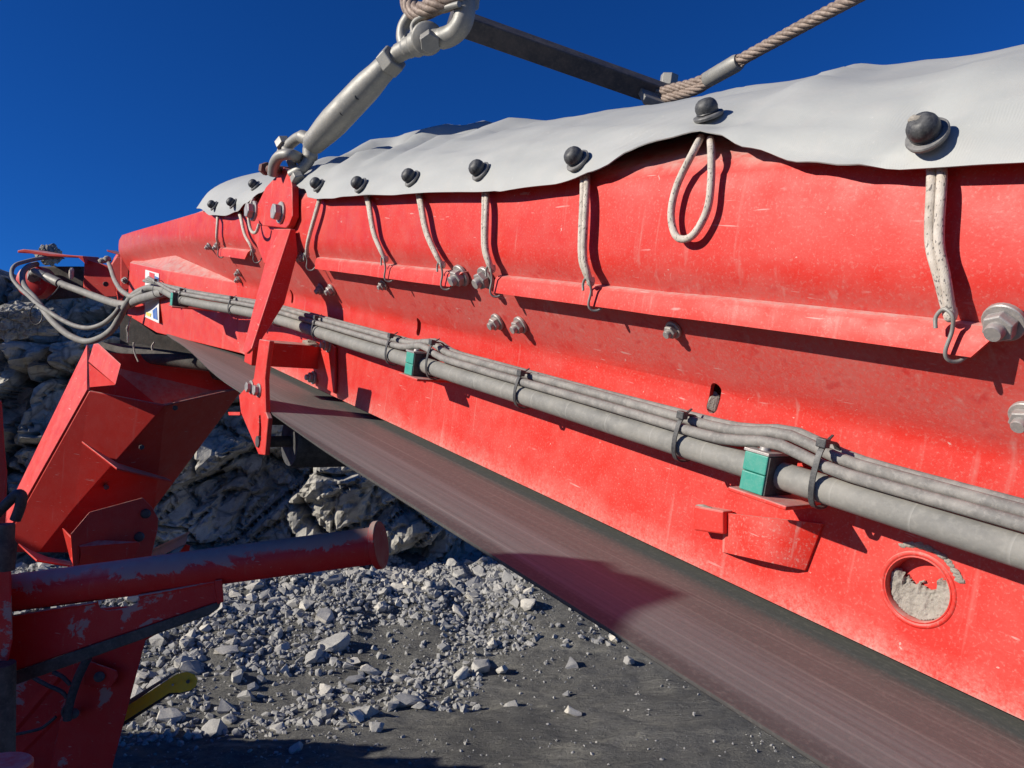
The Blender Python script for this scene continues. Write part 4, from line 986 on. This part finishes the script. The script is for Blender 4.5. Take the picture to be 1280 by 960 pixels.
part('lower_face', MB().plate([onZ(x, y, lowz + .25) for x, y in ((-40, 860), (60, 838), (130, 800), (96, 960), (80, 1100), (-40, 1100))], fr(40, 900).normalized() * .03), 'redworn', lg, bevel=.004)
part('knee_plate', MB().plate([onZ(x, y, lowz - .04) for x, y in ((106, 832), (112, 826), (146, 838), (148, 846), (138, 860), (104, 856))], fr(120, 840).normalized() * .03), 'redworn', lg, bevel=.004)
for px, py in ((124, 846), (92, 892)): part('bolt', MB().lathe(onZ(px, py, lowz - .05), -fr(px, py).normalized(), [(-.03, .020), (.006, .020), (.012, .012)], 18), 'darksteel', lg, 40)
part('rib', MB().plate([onZ(x, y, lowz) for x, y in ((2, 918), (68, 846), (74, 846), (8, 924))], (.0, -.02, 0)), 'redworn', lg)
part('rib', MB().plate([onZ(x, y, lowz) for x, y in ((18, 938), (76, 884), (80, 887), (24, 943))], (.0, -.02, 0)), 'redworn', lg)
for pts, r in (([(110, 822), (98, 846), (88, 876), (84, 900)], .016), ([(40, 846), (58, 856), (76, 864), (84, 872)], .008), ([(66, 840), (78, 846), (88, 856)], .008), ([(2, 921), (30, 916), (52, 910), (70, 896)], .006), ([(84, 880), (78, 890), (82, 898)], .006)):
    pp = [onZ(x, y, lowz - .1) for x, y in pts]
    part('leg_hose', MB().tube(smooth_path(pp, 6), r, 10), 'black', lg, 60)
gb = thing('grey_bar', onZ(214, 684, 3.3), 'grey flat bar with a bright top edge showing beside the leg', 'steel bar')
part('bar', MB().plate([onZ(x, y, 3.2) for x, y in ((188, 688), (236, 666), (232, 680), (188, 702))], fr(214, 684).normalized() * .02), 'navy', gb, bevel=.002)
part('bar_top', MB().plate([onZ(188, 687, 3.19), onZ(236.5, 664.5, 3.19), onZ(237, 666.5, 3.19), onZ(188, 689.5, 3.19)], fr(214, 684).normalized() * .07), 'galv', gb)
part('stay', MB().plate([onZ(x, y, 3.3) for x, y in ((205, 712), (232, 680), (238, 682), (234, 700), (222, 712))], fr(220, 690).normalized() * .02), 'redworn', gb, bevel=.002)
yb = thing('yellow_bar', onZ(180, 880, 3.2), 'yellow painted steel arm with a rounded bolted end, low beside the leg', 'steel bar')
yp = [(118, 909), (212, 848), (222, 842), (234, 839.5), (243, 843), (247, 850), (245, 858), (238, 863), (226, 866), (212, 866), (123, 922), (118, 924)]
part('arm', MB().plate([onZ(x, y, 3.2) for x, y in yp], fr(180, 880).normalized() * .02), 'yellow', yb, bevel=.002)
part('top_edge', MB().plate([onZ(x, y, 3.22) for x, y in ((120, 900), (212, 843), (224, 838), (213, 846), (122, 908))], fr(180, 880).normalized() * .07), 'navy', yb)
part('underside_strip', MB().plate([onZ(x, y, 3.23) for x, y in ((123, 914), (212, 862), (228, 868), (214, 868), (124, 927))], fr(180, 880).normalized() * .05), 'black', yb)  # black strip along the arm's underside
part('bolt', MB().lathe(onZ(235, 852, 3.19), -fr(235, 852).normalized(), [(0, .008), (.008, .007)], 12), 'darksteel', yb, 40)
part('bolt', MB().lathe(onZ(216, 856, 3.19), -fr(216, 856).normalized(), [(0, .005), (.006, .004)], 12), 'zinc', yb, 40)

# ================================================================== QUARRY
def gpt(px, py, z=0.0):
    r = ray(px, py); return CAM + r * ((z - H) / r.z)
def ycl(x): return 10.1 + .21 * x
def heap(x, y):
    d_ = ycl(x) - y                     # distance in front of the face
    w = 3.1 + .5 * noise.noise(Vector((x * .5, 3, 0))); top = lerp([(-8, .9), (-2.5, .72), (-.5, .72), (.8, 1.0), (3, 1.3), (8, 1.2)], x)
    t = max(0, min(1, 1 - d_ / w)); h = top * t * t * (3 - 2 * t)
    f = noise.fractal(Vector((x * 1.4, y * 1.4, 0)), 1, 2, 5)
    h += (.10 * f) * (t * 1.6 + .0) + .030 * noise.fractal(Vector((x * 1.2 + y * 2.6, y * 1.2 - x * 2.2, 3)), .7, 2, 6) + .012 * max(0, math.sin((y * .93 - x * .36) * 26)) * max(0, noise.noise(Vector((x * .7, y * .7, 55))) - .05) * 3 + .035 * noise.fractal(Vector((x * .9, y * .9, 7)), 1, 2, 5)
    return h - .03
def axis_st(lo, hi, step, far_):
    a = []; v = lo; 
    while v <= hi: a.append(v); v += step
    k = step; l = lo; r = hi; L_ = []; R_ = []
    while l > -far_: k *= 1.5; l -= k; L_.append(l)
    k = step
    while r < far_: k *= 1.5; r += k; R_.append(r)
    return L_[::-1] + a + R_
xs = axis_st(-9, 6, .05, 600); ys = axis_st(3.2, 13.0, .05, 600)
vs = []; n = len(xs)
for y in ys:
    for x in xs:
        near = -9.5 < x < 7 and 2 < y < 14
        vs.append(Vector((x, y, heap(x, y) if near else -.03)))
fs = [(j * n + i, j * n + i + 1, (j + 1) * n + i + 1, (j + 1) * n + i) for j in range(len(ys) - 1) for i in range(n - 1)]
me = bpy.data.meshes.new('ground'); me.from_pydata(vs, [], fs); me.shade_smooth(); me.materials.append(M['ground'])
gr = link(bpy.data.objects.new('ground', me)); props(gr, 'dark muddy quarry floor with tyre-smeared wet patches', 'ground', None, 'structure')

# rock face: a high bench running from left (near) to right (far)
fd = Vector((1, .21, 0)).normalized(); fnv = Vector((fd.y, -fd.x, 0))
def facepos(u, v):                       # u along the bench, v up
    base = Vector((0, ycl(0), 0)) + fd * u
    top = lerp([(-16, 4.6), (-8.6, 4.05), (-7.2, 4.35), (-6.2, 4.3), (-4, 5.0), (0, 5.6), (14, 6.2)], u) + .35 * noise.noise(Vector((u * .9, 11, 0)))
    return base, top
NU, NV = 620, 170
vs = []
for j in range(NV + 1):
    v = j / NV
    for i in range(NU + 1):
        u = -13 + 26 * i / NU
        base, top = facepos(u, v)
        if v < .82:
            q = v / .82; z = -.4 + (top + .4) * q; back = .22 * z
        else:
            q = (v - .82) / .18; z = top + .9 * q ** .6 * .5; back = .22 * top + q * 5
        p = base - fnv * back; p.z = z
        # tilted blocky beds
        c, s_ = math.cos(R(38)), math.sin(R(38)); bu, bv = u * c + z * s_, -u * s_ + z * c
        jit = .13 * noise.noise_vector(Vector((u * .9, z * .9, 3)))
        dsp = .45 * noise.fractal(Vector((u * .42, z * .42, 2)), 1, 2, 4)
        for sc, amp, slo, sd_ in ((.75, .55, .8, 0), (1.9, .29, .9, 17), (4.6, .10, .9, 41)):      # broken blocks: tilted planes that meet at sharp steps
            q3 = (Vector((bu * .8, bv * 1.35, back * .2)) + jit) * sc + Vector((sd_, sd_ * .3, 0))
            vd, vp = noise.voronoi(q3, distance_metric='DISTANCE', exponent=2.5)
            hv = noise.noise_vector(vp[0] * 7.31); df = q3 - vp[0]
            dsp += amp * (hv.x * 1.1 + slo * 2.2 * (hv.y * df.x + hv.z * df.y)) - amp * .55 * max(0, .09 - (vd[1] - vd[0])) / .09
        dsp *= 1 if v < .82 else max(.4, 1 - q)
        p += fnv * dsp + Vector((0, 0, .12 * noise.noise(Vector((u * 2.3, z * 2.3, 9)))))
        vs.append(p)
n = NU + 1
fs = [(j * n + i, j * n + i + 1, (j + 1) * n + i + 1, (j + 1) * n + i) for j in range(NV) for i in range(NU)]
me = bpy.data.meshes.new('rock_face'); me.from_pydata(vs, [], fs); me.materials.append(M['cliff'])
rf = link(bpy.data.objects.new('rock_face', me)); props(rf, 'tall blasted grey quarry face in shade with sunlit ledges', 'rock face', None, 'structure')

# ---- rubble
def rock_mesh(seed, npts=16):
    rnd = random.Random(seed); bm = bmesh.new()
    for _ in range(npts):
        d_ = Vector((rnd.gauss(0, 1), rnd.gauss(0, 1), rnd.gauss(0, 1))).normalized()
        bm.verts.new(Vector((d_.x * 1.0, d_.y * rnd.uniform(.65, .9), d_.z * .68)) * rnd.uniform(.8, 1.05))
    r = bmesh.ops.convex_hull(bm, input=bm.verts)
    bmesh.ops.delete(bm, geom=[g_ for g_ in r['geom_interior'] if isinstance(g_, bmesh.types.BMVert)], context='VERTS')
    bm.verts.index_update(); bm.verts.ensure_lookup_table()
    return bm
ROCKS = []; LOW = []
for k in range(14):
    bm = rock_mesh(k, 12 + k % 5 * 2)
    low = bpy.data.meshes.new('rock_low'); bmesh.ops.triangulate(bm, faces=bm.faces); bm.to_mesh(low); low.materials.append(M['rock']); LOW.append(low)
    for it in range(2):
        bmesh.ops.subdivide_edges(bm, edges=bm.edges, cuts=1, use_grid_fill=True)
        for v in bm.verts:
            v.co += v.co.normalized() * ((.09, .05)[it] * noise.noise(v.co * (2.2, 5)[it] + Vector((k * 7.1, 0, 0))))
            v.co.x += (.05, .03)[it] * noise.noise(v.co * 3.3 + Vector((0, k * 3.1, 9)))
    bmesh.ops.triangulate(bm, faces=bm.faces)
    me = bpy.data.meshes.new('rock'); bm.to_mesh(me); bm.free(); me.materials.append(M['rock']); me.shade_smooth(); me.set_sharp_from_angle(angle=R(22)); ROCKS.append(me)
rnd = random.Random(5)
GRK = 'blasted grey rocks of the rubble heap'
def put_rock(x, y, size, label='pale grey blasted rock lying in the rubble heap below the quarry face', lift=.25, group=GRK, z=None, name='rock'):
    lift = lift * .45
    o = link(bpy.data.objects.new(name, rnd.choice(ROCKS))); s_ = size / 2
    zz = heap(x, y) if z is None else z
    o.location = (x, y, zz + s_ * lift); o.rotation_euler = (rnd.uniform(-.5, .5), rnd.uniform(-.5, .5), rnd.uniform(0, 6.28))
    o.scale = (s_ * rnd.uniform(.9, 1.35), s_ * rnd.uniform(.8, 1.1), s_ * rnd.uniform(.75, 1.1))
    return props(o, label, 'rock', group)
def at_ground(px, py):
    z = 0
    for _ in range(8): p = gpt(px, py, z); z = heap(p.x, p.y)
    return p
big = [(601, 808, 34, 'largest pale angular rock near the right edge of the rubble, below the belt'), (577, 822, 24, 'pale rock just left of the largest pale angular rock'), (594, 832, 24, 'pale rock touching the lower side of the largest pale angular rock'),
       (525, 803, 25, 'pale rounded rock left of the largest angular rock'), (627, 827, 22, 'pale rock right below the largest angular rock'), (493, 768, 26, 'rounded grey rock standing up against the rock face'), (406, 800, 34, 'long pale wedge-shaped rock in the middle of the rubble'),
       (372, 790, 26, 'pale rock left of the long wedge-shaped rock'), (440, 795, 36, 'broad flat pale slab behind the dark dirt mound'), (470, 792, 26, 'pale slab with a pointed right end beside the broad slab'), (268, 905, 34, 'big pale rock below the rounded end of the yellow arm'), (210, 890, 32, 'grey rock close under the yellow arm'),
       (166, 846, 34, 'pale blocky rock just behind the yellow arm'), (190, 838, 26, 'pale upright rock behind the yellow arm, right of the blocky one'), (285, 838, 28, 'pale flat rock right of the yellow arm end'), (310, 848, 26, 'pale rock further right of the yellow arm'), (640, 800, 20, 'grey rock by the belt edge at the top of the rubble'), (715, 796, 22, 'pale rock at the foot of the dark bank by the belt'), (405, 834, 26, 'light slab on the front of the dirt mound'), (350, 905, 22, 'pale rock at the front edge of the rubble')]
for px, py, w, lb in big:
    p = at_ground(px, py + w * .3); d_ = (p - CAM).length; put_rock(p.x, p.y, w * d_ / FPX * 1.05, lb, .35)
cnt = len(big); cand = []
while len(cand) < 9500:
    px = rnd.uniform(120, 760); x = rnd.uniform(-8, 4.5); d_ = abs(rnd.gauss(0, 1.35)); y = ycl(x) - d_ + .1
    if d_ > 3.3: continue
    # sparse over the dark mound and in front on the right
    dens = 1.0
    if x > -.6 and d_ > 1.6: dens = .25
    mnd = noise.noise(Vector((x * .8, y * .8, 40)))
    if mnd > .28: dens *= .25
    if rnd.random() > dens: continue
    cand.append((.028 + .17 * rnd.random() ** 5 + (.06 * rnd.random() if rnd.random() < .25 else 0), x, y))
cand.sort(reverse=True)
vis = [c for c in cand if -5.6 < c[1] < 1.8]
for i, (sz, x, y) in enumerate(vis[:300 - cnt]): put_rock(x, y, sz * (1.45 if i % 4 == 0 else 1.0))
top_ = set(id(c) for c in vis[:300 - cnt])
rest = [c for c in cand if id(c) not in top_]
for _ in range(14000):
    x = rnd.uniform(-6.5, 3.5); d_ = abs(rnd.gauss(0, .9)) ; 
    if d_ > 2.4: continue
    mnd = noise.noise(Vector((x * .8, (ycl(x) - d_) * .8, 40)))
    if mnd > .28 and rnd.random() < .6: continue
    rest.append((0.02 + .10 * rnd.random() ** 2.4, x, ycl(x) - d_ + .25))
for _ in range(7000):
    x = rnd.uniform(-6, 3); y = rnd.uniform(4.2, ycl(x)); 
    if rnd.random() < .88 and x > -1.2 and ycl(x) - y > 2.4: continue
    rest.append((.012 + .04 * rnd.random() ** 2.5, x, y))
for _ in range(12000):
    x = rnd.uniform(-6, 1.2); d_ = rnd.uniform(.3, 3.5)
    if noise.noise(Vector((x * 1.1, (ycl(x) - d_) * 1.3, 71))) < -.12 or (x > -.3 and d_ > 2.2): continue
    rest.append((.018 + .10 * rnd.random() ** 2.6, x, ycl(x) - d_))
for _ in range(2200):                      # grit pressed into the floor, in drifts
    x = rnd.uniform(-2.5, 3.2); y = rnd.uniform(4.4, 9)
    if noise.noise(Vector((x * 1.1 + 3, y * 2.4, 12))) < .02: continue
    rest.append((.010 + .03 * rnd.random() ** 3, x, y))
vs = []; fs = []
src = [([v.co.copy() for v in m.vertices], [tuple(p.vertices) for p in m.polygons]) for m in LOW]
for sz, x, y in rest:
    a_, b_ = rnd.choice(src); rot = Matrix.Rotation(rnd.uniform(0, 6.28), 3, Vector((rnd.gauss(0, 1), rnd.gauss(0, 1), rnd.gauss(0, 1))).normalized())
    o = len(vs); c = Vector((x, y, heap(x, y) + sz * .04)); s_ = sz / 2
    vs += [c + rot @ (q * s_) for q in a_]; fs += [tuple(i + o for i in f) for f in b_]
me = bpy.data.meshes.new('rubble'); me.from_pydata(vs, [], fs); me.materials.append(M['rock'])
rb_ = link(bpy.data.objects.new('rubble', me)); props(rb_, 'small broken stone strewn below the quarry face', 'rubble', None, 'stuff')
bm = rock_mesh(77, 34); bmesh.ops.triangulate(bm, faces=bm.faces)
for it in range(4):
    bmesh.ops.subdivide_edges(bm, edges=bm.edges, cuts=1, use_grid_fill=True)
for v in bm.verts:
    dd = 0
    for sc, am in ((1.6, .30), (3.6, .13), (8, .05)):
        vd, vp = noise.voronoi(v.co * sc); hv = noise.noise_vector(vp[0] * 7.3); df = v.co * sc - vp[0]; dd += am * (hv.x + 1.5 * hv.dot(df))
    v.co += v.co.normalized() * dd
BOULDER = bpy.data.meshes.new('boulder'); bm.to_mesh(BOULDER); bm.free(); BOULDER.materials.append(M['cliff'])
# boulders on the face, upper left
for px, py, z, w, lb in ((22, 400, 8.3, 88, 'big pale boulder on the quarry face at the left edge, below the drive motor'), (70, 348, 8.0, 46, 'pale boulder on top of the quarry face behind the drive motor'), (62, 318, 8.4, 34, 'small pale boulder on the crest behind the motor cover')):
    p = CAM + ray(px, py) * z; o = put_rock(p.x, p.y, w * z / FPX * 1.0, lb, 0, None, p.z, 'boulder'); o.data = BOULDER
